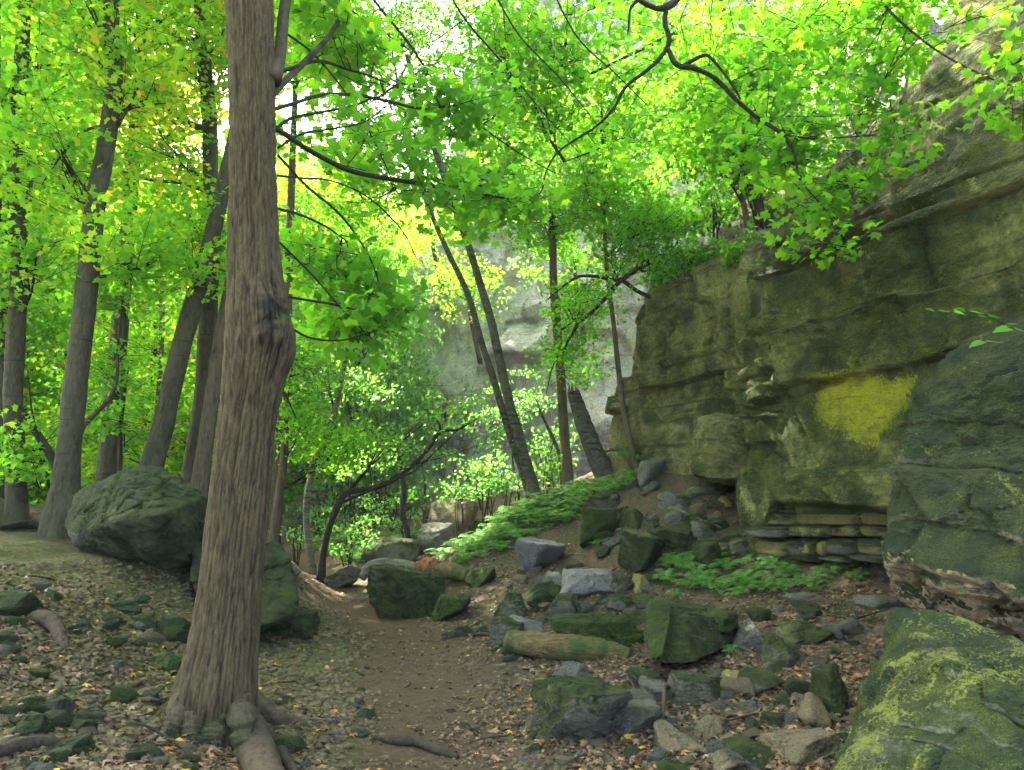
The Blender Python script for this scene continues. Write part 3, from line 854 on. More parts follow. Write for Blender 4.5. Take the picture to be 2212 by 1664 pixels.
hull_rock('boulder', 'broad dark rock outcrop behind the white birch in the shade', 'boulder',
    [P(640,1080,21),P(700,1050,21),P(770,1045,22),P(880,1075,22),P(900,1180,20),P(760,1200,19.5),P(640,1200,20),P(600,1130,20.5),P(700,1100,27),P(880,1100,27),P(620,1210,25)], 'halfmossy', 35, 5, 0.9, size=1.3)
B('rock', 'flat dark slab lying in the undergrowth behind the pale log', 'rock', 770, 905, 1165, 1215, 'halfmossy', 36, 4, d=15.5, dr=.6, flat=.3)
B('rock', 'smooth bluish slab gleaming halfway up the slope', 'rock', 1112, 1212, 1172, 1240, 'slate', 40, 5, flat=.35, dr=.5, tilt=.15)
B('rock', 'wide bluish cracked slab below the dirt patch on the slope', 'rock', 1208, 1335, 1238, 1292, 'slate', 41, 5, flat=.45, dr=.42)
B('rock', 'dark wedge rock beside the wide bluish slab', 'rock', 1132, 1214, 1262, 1312, 'mossy', 42, 5, dr=.3)
B('rock', 'grey cube-like rock just above the dark wedge rock', 'rock', 1165, 1222, 1238, 1282, 'bare', 43, 4, dr=.25)
B('rock', 'pointed green-grey rock standing before the dark wedge rock', 'rock', 1068, 1138, 1282, 1338, 'halfmossy', 44, 5, planes=7, dr=.25)
B('rock', 'pale rounded rock above the long mossy slab', 'rock', 1180, 1252, 1290, 1346, 'halfmossy', 45, 5, dr=.25)
B('rock', 'bright mossy lump right of the furrowed boulder', 'rock', 936, 1012, 1290, 1342, 'bright', 46, 5, dr=.3)
B('rock', 'dark mossy rock touching the yellow rotten log', 'rock', 1004, 1072, 1222, 1272, 'bright', 47, 5, dr=.3)
B('rock', 'long moss-topped slab lying behind the weathered log', 'rock', 1198, 1384, 1338, 1416, 'bright', 48, 6, dr=.26, flat=.12, rot=-.12, planes=5)
B('rock', 'greenish end block butting against the weathered log', 'rock', 1057, 1132, 1342, 1408, 'halfmossy', 49, 5, dr=.24, planes=6)
B('rock', 'bluish flat stone behind the greenish end block', 'rock', 1090, 1176, 1338, 1374, 'slate', 50, 4, dr=.3, flat=.3)
hull_rock('boulder', 'large upright block with moss draped over one side below the cliff', 'boulder',
    [P(1400,1305,6.75),P(1430,1288,6.9),P(1480,1312,6.9),P(1590,1325,7.0),P(1592,1350,6.8),P(1560,1400,6.4),P(1500,1430,6.05),P(1410,1432,6.1),P(1395,1350,6.5),P(1482,1335,6.3),P(1400,1420,7.2),P(1590,1380,7.6),P(1450,1300,7.8),P(1560,1330,7.9)], 'halfmossy', 51, 6, 0.7, size=.34, k=60)
hull_rock('moss_cushion', 'strip of thick moss draped down the side of the upright block', 'moss',
    [P(1398,1300,6.45),P(1425,1286,6.6),P(1450,1300,6.45),P(1446,1350,6.18),P(1430,1420,5.98),P(1404,1425,6.02),P(1392,1360,6.3),P(1425,1300,6.9),P(1420,1420,6.6)], 'bright', 52, 5, 1.3, size=.10)
B('moss_cushion', 'moss cushion capping the corner of the upright block', 'moss', 1530, 1592, 1318, 1356, 'bright', 53, 4, dr=.2, d=6.55)
B('rock', 'cracked grey rock beside the upright block', 'rock', 1572, 1650, 1345, 1412, 'bare', 54, 5, dr=.3)
B('rock', 'flat grey-green slab tilted beside the cracked grey rock', 'rock', 1628, 1735, 1382, 1445, 'halfmossy', 55, 5, dr=.3, flat=.25, tilt=-.2)
B('rock', 'knobbly dark rock in front of the fern patch', 'rock', 1680, 1792, 1342, 1398, 'halfmossy', 56, 5, dr=.3)
B('rock', 'big foreground rock with a blue-green face beside the path', 'rock', 1142, 1350, 1482, 1624, 'halfmossy', 57, 6, dr=.34, planes=9)
B('rock', 'low bluish rock shoulder joined to the big foreground rock', 'rock', 1290, 1415, 1512, 1588, 'bare', 58, 5, dr=.26, flat=.2)
B('rock', 'mossy ledge stone behind the big foreground rock', 'rock', 1150, 1298, 1462, 1516, 'bright', 59, 5, dr=.2, flat=.2)
B('rock', 'capped grey stone standing above the mossy ledge stone', 'rock', 1188, 1274, 1428, 1478, 'bare', 60, 5, dr=.2)
B('rock', 'flat green stone in leaves right of the capped grey stone', 'rock', 1350, 1436, 1448, 1484, 'halfmossy', 61, 4, dr=.2, flat=.2)
B('rock', 'tilted pale grey stone below the flat green stone', 'rock', 1380, 1452, 1468, 1512, 'bare', 62, 4, dr=.18)
B('rock', 'long low rock with a mossy end in brown litter', 'rock', 1452, 1564, 1458, 1514, 'halfmossy', 63, 5, dr=.24, flat=.15)
B('rock', 'brown moss-tinged rock beside the long low rock', 'rock', 1570, 1660, 1458, 1502, 'ochre', 64, 4, dr=.2)
B('rock', 'broken tan rock by the foot of the lichen boulder', 'rock', 1648, 1768, 1572, 1650, 'tan', 65, 6, dr=.26, planes=7, rot=.3, tilt=-.25)
B('rock', 'narrow tan shard leaning against the lichen boulder', 'rock', 1735, 1800, 1518, 1580, 'tan', 66, 4, dr=.15, tilt=-.5)
B('rock', 'dark upright rock beside the lichen boulder', 'rock', 1766, 1834, 1450, 1540, 'mossy', 67, 5, dr=.2)
B('rock', 'knobbly tan rock in the foreground rubble', 'rock', 1418, 1512, 1568, 1628, 'tan', 68, 5, dr=.16)
B('rock', 'pale round stone in the foreground rubble', 'rock', 1500, 1560, 1545, 1600, 'tan', 69, 4, dr=.13)
B('rock', 'tan slab of rubble under the frame edge', 'rock', 1500, 1640, 1610, 1668, 'tan', 70, 5, dr=.2, flat=.2)
B('rock', 'yellow-green stone at the bottom of the foreground', 'rock', 1420, 1500, 1640, 1690, 'bright', 71, 4, dr=.12)
B('rock', 'dark moss-streaked slab sunk below the tan shard', 'rock', 1560, 1660, 1600, 1660, 'halfmossy', 72, 4, dr=.18, flat=.2)
# slope under the cliffs
B('rock', 'upright rock face with a bright moss curtain on the slope', 'rock', 1250, 1330, 1098, 1172, 'bright', 73, 5, dr=.35, planes=7)
B('rock', 'dark rock just above the moss curtain rock', 'rock', 1262, 1345, 1060, 1112, 'mossy', 74, 5, dr=.35)
B('rock', 'bulky dark mossy rock in the middle of the rock pile', 'rock', 1336, 1432, 1142, 1244, 'mossy', 75, 5, dr=.4)
B('rock', 'mossy knob at the top of the rock pile', 'rock', 1330, 1402, 1100, 1152, 'mossy', 76, 4, dr=.3)
B('rock', 'shadowed rock wedged beside the bulky mossy rock', 'rock', 1405, 1500, 1130, 1200, 'mossy', 77, 5, dr=.3)
B('rock', 'grey-green rock topping the pile near the pillar', 'rock', 1420, 1476, 1062, 1108, 'bare', 78, 4, dr=.25)
B('rock', 'low grey rock below the topping rock', 'rock', 1430, 1500, 1098, 1140, 'bare', 79, 4, dr=.25)
B('rock', 'rounded dark rock in the pile behind the pale twig', 'rock', 1470, 1530, 1108, 1152, 'mossy', 80, 4, dr=.2)
B('rock', 'light green angular rock at the end of the pile', 'rock', 1496, 1556, 1128, 1180, 'halfmossy', 81, 5, dr=.2)
B('rock', 'dark blocky rock under the light green angular rock', 'rock', 1498, 1566, 1168, 1232, 'mossy', 82, 4, dr=.2)
B('rock', 'round ochre rock below the stone pillar', 'rock', 1548, 1590, 1072, 1108, 'ochre', 83, 4, dr=.15)
B('rock', 'dark square stone tucked under the stone pillar', 'rock', 1515, 1592, 1030, 1082, 'mossy', 84, 4, dr=.25, planes=4)
B('rock', 'squared grey stone beside the thin leaning tree', 'rock', 1375, 1440, 998, 1048, 'bare', 85, 4, dr=.3, planes=5)
B('rock', 'squared ochre stone above the fern patch', 'rock', 1362, 1412, 1244, 1276, 'ochre', 86, 4, dr=.16, planes=3)
B('rock', 'small dark stone beneath the squared ochre stone', 'rock', 1318, 1368, 1246, 1284, 'halfmossy', 87, 4, dr=.16)
B('rock', 'grey-green stone between two slabs mid slope', 'rock', 1315, 1372, 1282, 1326, 'halfmossy', 88, 4, dr=.16)
B('rock', 'leaf-strewn low stone above the moss-topped slab', 'rock', 1358, 1416, 1284, 1316, 'halfmossy', 89, 4, dr=.16)
B('rock', 'dark stone beside the end of the moss-topped slab', 'rock', 1336, 1402, 1322, 1358, 'mossy', 90, 4, dr=.16)
B('rock', 'triangular slab leaning on the foot of the cliff', 'rock', 1572, 1642, 1160, 1200, 'halfmossy', 91, 4, dr=.2, tilt=-.4)
B('rock', 'thin flat stone at the edge of the ferns', 'rock', 1690, 1772, 1282, 1310, 'bare', 92, 4, dr=.2, flat=.3)
B('rock', 'bright lime-coloured stone at the cliff foot', 'rock', 1748, 1792, 1195, 1222, 'bright', 93, 4, dr=.15)
B('rock', 'long low stone under the overhang boulder', 'rock', 1860, 1960, 1290, 1318, 'bare', 94, 4, dr=.2, flat=.2)
B('rock', 'weathered stone sunk in litter under the slab', 'rock', 1590, 1690, 1452, 1500, 'halfmossy', 95, 4, dr=.2)
hull_rock('rock_pillar', 'squat stone pillar standing out below the corner of the big cliff', 'rock pillar',
    [P(1492,930,10.6),P(1505,905,10.7),P(1560,893,10.6),P(1622,905,10.5),P(1490,1000,10.4),P(1500,1025,10.2),P(1545,1035,9.95),P(1625,1030,9.9),P(1540,915,9.95),P(1622,915,9.95),P(1670,900,11.5),P(1520,900,12),P(1530,1060,12),P(1670,1060,11)], 'cliff_mid', 96, 6, 0.9, size=.4, k=60)
# left slope
B('rock', 'dark rounded mossy rock at the left edge of the bank', 'rock', -20, 70, 1282, 1338, 'mossy', 97, 4, dr=.2)
B('rock', 'sharp dark stone split in two on the left bank', 'rock', 318, 408, 1332, 1386, 'mossy', 98, 4, dr=.18)
B('rock', 'dark slate wedge lying on the sharp split stone', 'rock', 376, 446, 1298, 1342, 'slate', 99, 4, dr=.14) if False else None
B('rock', 'flat dark stone sunk in the left bank', 'rock', 228, 308, 1300, 1330, 'mossy', 100, 4, dr=.18, flat=.2)
B('rock', 'mossy stone below the flat dark one on the left bank', 'rock', 290, 342, 1328, 1360, 'halfmossy', 101, 4, dr=.12)
B('rock', 'rounded mossy stone at the lower left corner', 'rock', 15, 108, 1542, 1600, 'mossy', 102, 5, dr=.16)
B('rock', 'large moss lump touching the dark root at the lower left', 'rock', 60, 180, 1608, 1668, 'mossy', 103, 5, dr=.16)
B('rock', 'flat green stone beside the maple trunk foot', 'rock', 320, 396, 1418, 1452, 'bright', 104, 4, dr=.14, flat=.2)
B('rock', 'elongated mossy stone resting against the trunk foot', 'rock', 376, 442, 1504, 1550, 'bright', 105, 4, dr=.12, tilt=-.5)
B('rock', 'mossy stone just uphill of the elongated one', 'rock', 350, 412, 1484, 1516, 'bright', 106, 4, dr=.12)
B('rock', 'dark mossy rock between the two big maple roots', 'rock', 676, 772, 1570, 1634, 'mossy', 107, 4, dr=.14) if False else None
B('rock', 'small green rock nestled under the dark root of the maple', 'rock', 590, 660, 1590, 1634, 'mossy', 108, 4, dr=.10)
B('rock', 'mossy rock at the bottom below the big smooth root', 'rock', 470, 545, 1560, 1640, 'mossy', 109, 4, dr=.14) if False else None
B('rock', 'pair of fused green stones near the lower left rock', 'rock', 100, 152, 1500, 1542, 'halfmossy', 110, 4, dr=.1)
B('rock', 'small tan stone in the rubble under the maple', 'rock', 286, 336, 1574, 1604, 'tan', 111, 4, dr=.08)

# ------------------------------------------------------------------ main maple trunk
DM = 4.72
mp = [(545,-330,112),(538,-60,114),(541,60,112),(544,180,108),(546,300,108),(547,420,110),(549,520,116),(552,600,126),(556,680,143),(558,740,148),(552,790,142),(545,840,133),(536,900,127),
      (525,1000,128),(515,1100,133),(505,1200,133),(494,1300,138),(484,1380,148),(475,1440,162),(467,1490,176),(462,1530,189),(460,1600,202),(458,1690,214)]
dep = lambda v: DM + 0.0 * v
pts = [P(u, v, DM + (0.05 if v > 1500 else 0)) for u, v, w in mp]
rads = [px(w * .92, DM) - .010 for u, v, w in mp]
burl = P(590, 690, DM - .12)
burl2 = P(618, 745, DM - .02)
def bark_disp(p, d, th, al, r):
    # long interlacing ridges
    q = np.column_stack([np.cos(th) * 5.0, np.sin(th) * 5.0, p[:, 2] * 1.25])
    q = q + 0.6 * np.column_stack([fbm(q * 0.7, 3, 201), fbm(q * 0.7 + 9, 3, 202), np.zeros(len(p))])
    f1, f2, idv = cell(q * 1.45, 203)
    e = f2 - f1
    q2 = np.column_stack([np.cos(th) * 9, np.sin(th) * 9, p[:, 2] * 3.2]); g1, g2, idg = cell(q2 * 1.5, 207)
    ridge = sstep(0.0, 0.32, e)
    off = 0.011 * ridge + 0.006 * sstep(0, .3, g2 - g1) + 0.008 * (idv - .5) + 0.006 * fbm(q2 * 2, 3, 205)
    crack = 0.62 * (1 - sstep(0.0, 0.14, e)) + 0.12 * (1 - sstep(0, .14, g2 - g1))
    db = np.linalg.norm((p - burl) * np.array([1, 1, .55]), axis=1)
    off += 0.035 * np.exp(-(db / 0.13) ** 2) * (1 + 1.2 * fbm(p * 16, 4, 206))
    crack = crack + 0.8 * np.exp(-(db / 0.15) ** 2) * sstep(-.25, .35, fbm(p * 18, 3, 209))
    off -= 0.06 * np.exp(-(np.linalg.norm((p - burl2 + np.array([.05, 0, 0])) * np.array([1, 1, 1.4]), axis=1) / 0.05) ** 2)
    off += 0.035 * np.exp(-(np.linalg.norm((p - burl2) * np.array([1, 1, .8]), axis=1) / 0.12) ** 2)
    # buttresses at the foot
    low = sstep(0.55, 0.0, p[:, 2])
    off += low * 0.02 * np.maximum(0, np.cos(th * 3 + 1.2))
    return off, np.clip(crack, 0, 1)
v, f, cr = tube(pts, rads, 560, 200, 0.0, 1, bark_disp)
tm = np.array(pts[-2]); tm[2] = 0.1
maple = empty('maple_tree', tm)
tag(maple, 'thick maple with furrowed bark and a dark burl beside the path', 'tree')
part('trunk', v, f, M['bark'], maple, True, {'crack': cr})
ALLL = {}
def limb(parent, uvdw, mat, n=30, m=8, name='branch', wob=0.1, seed=3):
    pts = [P(a[0], a[1], a[2]) for a in uvdw]; ALLL.setdefault(parent.name, []).append(catmull(pts, 24)); rr = [px(a[3], a[2]) for a in uvdw]
    v, f, _ = tube(pts, rr, n, m, wob, seed)
    return part(name, v, f, M[mat], parent)
limb(maple, [(590,175,4.72,40),(606,110,4.8,28),(612,40,4.85,26),(624,-60,4.9,24),(640,-300,5.2,20)], 'trunk', 40, 14)
limb(maple, [(575,225,4.72,16),(600,192,4.8,16),(650,142,5.0,15),(705,85,5.2,12),(745,20,5.4,10),(760,-40,5.5,8)], 'trunk', 30, 10)
mainlimbs = [
 [(580,268,4.72,14),(615,290,4.8,13),(680,332,5.1,12),(760,370,5.5,12),(850,388,5.9,11),(940,402,6.2,9),(1030,418,6.5,7),(1110,432,6.9,4)],
 [(580,240,4.72,10),(640,222,4.9,9),(700,205,5.2,8),(780,207,5.6,8),(850,222,5.9,7),(910,235,6.2,6),(975,228,6.5,5),(1040,215,6.8,3)],
 [(580,165,4.72,10),(630,148,4.9,9),(690,132,5.2,8),(750,150,5.5,6),(800,165,5.7,5),(860,190,6.0,3)],
 [(580,300,4.72,9),(620,260,4.9,8),(680,245,5.2,7),(750,232,5.5,5),(800,215,5.8,4),(830,206,6.0,3)],
 [(600,320,4.75,6),(650,290,5.0,6),(720,278,5.3,5),(790,262,5.6,4),(850,215,5.9,3)],
 [(595,450,4.75,6),(650,465,5.0,6),(720,500,5.4,4),(790,560,5.8,3),(850,640,6.1,2)],
 [(610,640,4.8,6),(660,648,5.0,6),(730,660,5.4,5),(800,680,5.8,4),(880,712,6.2,3)],
 [(615,700,4.8,6),(670,730,5.1,5),(740,735,5.4,4),(810,715,5.8,3)],
 [(600,380,4.75,6),(650,385,5.0,5),(720,392,5.4,4),(800,430,5.8,4),(870,500,6.2,3),(900,560,6.4,2)],
 [(600,830,4.75,4),(620,860,4.9,4),(640,905,5.0,2)],
]
for k, q in enumerate(mainlimbs): limb(maple, q, 'branch', 34, 8, seed=k)
for k, q in enumerate([[(700,-160,6.0,8),(800,-10,6.2,7),(880,90,6.4,6),(950,190,6.6,5),(1030,265,6.8,4),(1120,330,7,3),(1200,375,7.2,2)],
                       [(900,-160,6.4,6),(990,20,6.6,5),(1080,130,6.8,4),(1170,240,7.0,3),(1250,330,7.2,2)], [(1020,-120,6.6,5),(1110,60,6.8,4),(1210,170,7.0,3),(1290,270,7.2,2)],
                       [(1160,-100,6.6,5),(1240,70,6.8,4),(1330,160,7.0,3),(1400,230,7.2,2)], [(600,335,4.8,7),(660,400,5.0,6),(740,470,5.3,5),(800,560,5.6,4),(830,650,5.8,2)],
                       [(600,520,4.8,5),(680,600,5.1,4),(740,670,5.4,3),(790,720,5.6,2)], [(600,60,4.9,6),(680,120,5.2,5),(760,220,5.5,4),(820,330,5.8,3),(860,420,6,2)]]): limb(maple, q, 'branch', 40, 6, seed=20 + k, wob=.3)
# roots
def rootp(uv, w, z0, mat, seed, n=60, m=28):
    pts, rr = [], []
    for k, ((u, v), ww, dzz) in enumerate(zip(uv, w, z0)):
        g = G(u, v); g = g + np.array([0, 0, dzz]); pts.append(g); rr.append(px(ww, g[1]))
    v, f, _ = tube(pts, rr, n, m, 0.25, seed)
    return part('root', v, f, M[mat], maple)
rootp([(478,1500),(505,1545),(535,1600),(570,1664),(610,1740)], [60,74,74,76,60], [.08,.05,.03,.0,-.05], 'root', 5)
rootp([(520,1510),(570,1552),(630,1575),(700,1590),(752,1622)], [50,44,40,36,18], [.06,.03,.02,.0,-.03], 'darkroot', 6)
rootp([(600,1568),(680,1574),(720,1572),(752,1585)], [26,24,22,10], [.02,.02,.01,-.01], 'darkroot', 7)
rootp([(530,1550),(570,1590),(605,1630),(640,1672)], [30,26,24,18], [.04,.03,.02,.0], 'darkroot', 8)
rootp([(420,1500),(395,1540),(372,1575)], [70,50,20], [.05,0,-.05], 'root', 9)

# root flares gripping the ground all round the foot
for k, (pa, wa) in enumerate([([(415,1452),(398,1510),(372,1556),(340,1580)], [30,50,40,12]), ([(440,1470),(425,1530),(408,1585),(385,1622)], [30,54,40,12]), ([(480,1480),(470,1545),(455,1605),(440,1650)], [30,56,40,12]),
                              ([(520,1480),(522,1540),(528,1590),(545,1620)], [30,46,34,12])]):
    pts = [P(u, v, DM - .02 - .10 * i) for i, (u, v) in enumerate(pa)]
    for i in (2, 3): pts[i][2] = gz(pts[i][0], pts[i][1]) + (.0 if i == 2 else -.14)
    v, f, _ = tube(pts, [px(w_, DM) for w_ in wa], 60, 30, .55, 60 + k); part('root', v, f, M['rootbark'], maple)
# ------------------------------------------------------------------ other trunks
TR = []
def tree(name, label, uvw, d, mat, cat='tree', n=90, m=20, group=None, crownless=False, wob=0.10, grounded=True, flare=1.35, dtop=None):
    """uvw from the top of the visible trunk down to its foot"""
    K = len(uvw)
    ds = [d if dtop is None else dtop + (d - dtop) * i / (K - 1) for i in range(K)]
    pts = [P(u, v, dd) for (u, v, w), dd in zip(uvw, ds)]; rr = [px(w * (.80 if name == 'birch_tree' else .90), dd) for (u, v, w), dd in zip(uvw, ds)]
    if grounded:
        last = pts[-1].copy(); zg = gz(last[0], last[1])
        if last[2] > zg - 0.05:
            last = last.copy(); last[2] = zg - 0.15; pts.append(last); rr.append(rr[-1] * flare)
    seed = abs(hash(label)) % 97 if False else sum(map(ord, label)) % 97
    v, f, _ = tube(pts, rr, n, m, wob, seed)
    foot = pts[-1]
    e = empty(name, foot)
    tag(e, label, cat, group)
    part('trunk', v, f, M[mat], e)
    e_pts = np.array(pts)
    TR.append((e, e_pts, rr))
    return e
t_pale = tree('maple_tree', 'pale trunk cut by the left edge behind the second tree', [(-10,-200,26),(-12,200,30),(0,560,32),(5,800,38),(-4,1000,42),(-8,1120,46)], 10.6, 'trunk')
t_2 = tree('maple_tree', 'dark straight trunk second from the left edge', [(62,-260,30),(52,0,32),(46,150,34),(34,300,36),(34,420,38),(42,560,38),(36,700,40),(28,860,42),(34,1000,44),(36,1098,50)], 9.8, 'trunk')
t_3 = tree('maple_tree', 'grey trunk with dark knots at the edge of the bank', [(262,-300,34),(245,-60,38),(240,60,40),(246,180,42),(228,320,44),(205,450,46),(190,600,50),(172,760,52),(156,900,54),(146,1000,56),(142,1060,66),(140,1105,90)], 9.3, 'trunk', m=28)
t_6 = tree('maple_tree', 'slanting trunk rising behind the big mossy boulder', [(560,100,30),(520,240,32),(492,360,34),(470,460,38),(446,560,42),(420,650,44),(394,740,46),(370,840,48),(350,930,50),(330,1000,54),(318,1060,60)], 10.2, 'trunk', m=24)
t_7 = tree('maple_tree', 'tall forked grey trunk between the slanting and the thick maple', [(440,-260,26),(432,0,30),(440,120,34),(452,260,36),(456,400,38),(460,520,38),(452,640,42),(446,760,44),(440,860,46),(424,980,50),(412,1062,56)], 11.3, 'trunk', m=24)
limb(t_7, [(455,285,11.3,20),(420,272,11.2,16),(380,250,11,12),(330,215,10.8,11),(285,180,10.6,9),(262,150,10.5,6)], 'trunk')
limb(t_7, [(450,110,11.3,14),(425,88,11.2,10),(390,85,11,8),(350,95,10.8,6),(310,80,10.6,4)], 'trunk')
limb(t_7, [(456,420,11.3,10),(430,408,11.2,8),(390,396,11,7),(320,388,10.8,7),(260,370,10.6,5)], 'trunk')
limb(t_7, [(445,195,11.3,8),(425,170,11.2,6),(400,145,11,5),(380,90,10.8,4),(350,30,10.6,3)], 'branch')
t_8 = tree('maple_tree', 'slim leaning trunk half hidden by the thick maple', [(520,480,26),(500,600,28),(482,700,32),(466,800,34),(452,900,36),(438,1000,38),(430,1060,44)], 10.6, 'trunk_tan')
limb(t_2, [(36,330,9.8,14),(20,300,9.8,12),(0,280,9.8,10),(-20,262,9.8,8)], 'trunk')
limb(t_2, [(36,210,9.8,12),(10,190,9.8,10),(-15,175,9.8,9)], 'branch')
limb(t_2, [(34,320,9.8,6),(80,345,9.8,6),(140,365,9.7,5),(190,385,9.7,4)], 'branch')
limb(t_3, [(235,270,9.3,8),(180,285,9.2,6),(130,340,9.1,5),(90,400,9.0,3)], 'branch')
limb(t_3, [(240,150,9.3,8),(215,140,9.2,7),(210,110,9.1,4)], 'branch')
limb(t_3, [(205,450,9.3,7),(150,420,9.3,6),(120,370,9.2,4)], 'branch')
limb(t_3, [(150,1040,9.35,22),(125,1010,9.5,20),(95,960,9.7,17),(60,905,9.9,13),(35,870,10.1,9)], 'branch')
limb(t_3, [(168,950,9.4,12),(182,920,9.6,11),(205,895,9.7,10),(235,862,9.8,9),(252,820,9.9,8),(255,740,10,6),(266,640,10,4)], 'trunk')
t_s1 = tree('sapling', 'thin straight sapling standing between two grey trunks', [(268,580,5),(268,700,8),(266,800,9),(262,900,10),(258,1030,12)], 10.4, 'trunk', m=10)
t_s2 = tree('maple_tree', 'short dark trunk seen far behind the thin sapling', [(262,700,14),(256,830,17),(250,920,18),(246,1010,20),(242,1060,24)], 15, 'branch', m=12)
t_s3 = tree('maple_tree', 'faint pale trunk behind the slanting tree', [(352,560,10),(350,700,12),(346,800,12),(340,900,14),(332,1060,18)], 17, 'trunk_tan', m=12)
t_s4 = tree('sapling', 'bent thin sapling beside the leftmost trunks', [(60,800,3),(68,880,4),(85,960,5),(102,1030,7),(110,1105,9)], 9.7, 'branch', m=8)
t_10 = tree('maple_tree', 'slim brown trunk right behind the thick maple', [(622,860,14),(616,940,17),(612,1000,19),(604,1060,20),(596,1120,21),(590,1190,26)], 13.5, 'trunk_tan', m=16)
t_b1 = tree('birch_tree', 'white birch bending over the end of the path', [(775,600,10),(752,740,12),(738,820,13),(722,890,14),(695,965,16),(676,1020,17),(664,1070,18),(662,1130,18),(668,1180,19),(676,1238,24)], 14.2, 'birch', m=18)
t_12 = tree('maple_tree', 'dark crooked tree whose long limb reaches over the undergrowth', [(728,1090,13),(718,1120,14),(706,1160,15),(698,1200,16),(694,1242,22)], 13.6, 'branch', m=14)
limb(t_12, [(718,1120,13.6,14),(742,1072,13.6,14),(770,1060,13.6,13),(810,1054,13.6,13),(850,1036,13.6,13),(890,1005,13.6,11),(925,970,13.6,9),(950,934,13.6,8),(990,928,13.6,5),(1030,905,13.6,2)], 'branch', 60, 10)
limb(t_12, [(950,940,13.6,7),(948,915,13.6,5),(930,895,13.6,4),(905,875,13.6,2)], 'branch')
t_13 = tree('dead_tree', 'broken dark dead stem standing in the undergrowth', [(862,985,12),(868,1020,14),(872,1060,15),(870,1110,16),(880,1150,14),(884,1196,18)], 16.2, 'branch', m=12, wob=.3)
t_A = tree('birch_tree', 'left stem of the pair of tall leaning birches', [(860,180,9),(885,290,11),(905,380,12),(935,470,14),(970,550,15),(1012,640,17),(1040,740,18),(1066,820,19),(1090,900,21),(1112,970,22),(1130,1020,23),(1146,1076,26)], 14.4, 'birch_dark', m=20)
t_B = tree('birch_tree', 'right stem of the pair of tall leaning birches', [(880,120,14),(905,230,16),(935,310,17),(962,390,18),(990,470,19),(1015,540,20),(1042,630,22),(1060,690,23),(1082,790,25),(1100,870,26),(1120,940,28),(1136,1000,30),(1158,1076,38)], 14.2, 'birch_dark', m=22)
t_16 = tree('maple_tree', 'straight tan trunk standing right of the leaning birches', [(1190,420,14),(1194,520,18),(1196,620,20),(1204,720,22),(1212,820,23),(1216,900,24),(1222,980,26),(1228,1050,30)], 14.6, 'trunk_tan', m=20)
t_18 = tree('maple_tree', 'thin slightly bent tree in front of the mossy cliff', [(1300,380,6),(1306,480,8),(1308,560,9),(1318,640,11),(1328,720,12),(1336,800,13),(1346,880,14),(1358,940,15),(1378,1014,18)], 13.4, 'trunk_tan', m=14)
t_17 = tree('dead_birch', 'broken-off birch stump leaning against the straight tan trunk', [(1238,846,30),(1252,890,38),(1268,935,42),(1288,985,46),(1312,1036,56)], 14.3, 'birch_dark', m=24, wob=.14)
# splintered top of the stump
sp = []
for k in range(9):
    a = P(1238 + rnd.uniform(-12, 12), 850, 14.3 + rnd.uniform(-.1, .1)); b2 = a + np.array([rnd.uniform(-.05, .02), rnd.uniform(-.05, .05), rnd.uniform(.05, .22)])
    sp.append(tube([a, b2], [0.035, 0.004], 4, 6)[:2])
part('splinters', *join(sp), M['redwood'], t_17)
t_19 = tree('dead_sapling', 'dead thin stick tree leaning beside the straight tan trunk', [(1158,862,3),(1170,895,6),(1184,925,8),(1200,960,9),(1214,1005,10)], 14.9, 'birch_dark', m=10, wob=.2)
t_20 = tree('crooked_tree', 'dark crooked tree reaching out and down from the cliff rim', [(1215,770,4),(1226,740,6),(1250,700,8),(1282,672,9),(1312,640,10),(1335,612,12),(1352,598,13),(1372,585,14),(1400,566,18),(1440,556,20)], 12.9, 'branch', grounded=False)
limb(t_20, [(1352,598,12.9,10),(1330,606,12.9,9),(1290,598,12.9,8),(1250,598,12.9,7),(1215,620,12.9,5),(1180,650,12.9,3)], 'branch')
limb(t_20, [(1345,606,12.9,10),(1375,628,12.9,9),(1400,640,12.9,10),(1425,650,12.9,12)], 'branch')
limb(t_20, [(1250,700,12.9,7),(1225,740,13.3,5),(1195,790,13.6,3),(1180,850,13.9,2)], 'branch')
t_21 = tree('crooked_tree', 'pale one of two small trees rooted on the cliff rim', [(1570,250,8),(1580,320,12),(1590,400,14),(1606,440,14),(1616,500,16)], 11.9, 'trunk_tan', grounded=False, m=14)
t_22 = tree('crooked_tree', 'dark one of two small trees rooted on the cliff rim', [(1596,200,10),(1606,320,13),(1616,390,15),(1636,440,17),(1668,500,20)], 11.7, 'branch', grounded=False, m=14)
t_23 = tree('crooked_tree', 'dark thin tree rooted on the upper edge of the big cliff', [(1912,-260,14),(1925,-120,16),(1940,0,18),(1952,60,22),(1965,90,26)], 9.4, 'branch', grounded=False, m=14)

# ------------------------------------------------------------------ logs, sticks
def log(name, label, cat, pts3, rr, mat, seed, n=50, m=24, wob=.18):
    v, f, _ = tube(pts3, rr, n, m, wob, seed)
    c = np.mean(pts3, 0)
    o = top(name, v, f, M[mat], c)
    return tag(o, label, cat)
g = lambda u, v, dz=0: G(u, v) + np.array([0, 0, dz])
e = empty('birch_log', g(860, 1262)); tag(e, 'fallen birch log with peeling bark and splintered red-brown end', 'log')
lp = [P(782,1250,12.6),P(800,1226,12.7),P(835,1220,12.7),P(880,1226,12.6),P(912,1234,12.5)]
v, f, _ = tube(lp, [px(x, 12.6) for x in (16, 26, 29, 29, 30)], 70, 26, .06, 3); part('bark', v, f, M['birch'], e)
v, f, _ = tube([P(906,1233,12.5),P(928,1228,12.4),P(946,1232,12.35)], [px(x, 12.4) for x in (34, 42, 36)], 20, 20, .5, 8); part('broken_end', v, f, M['redwood'], e)
sp = []
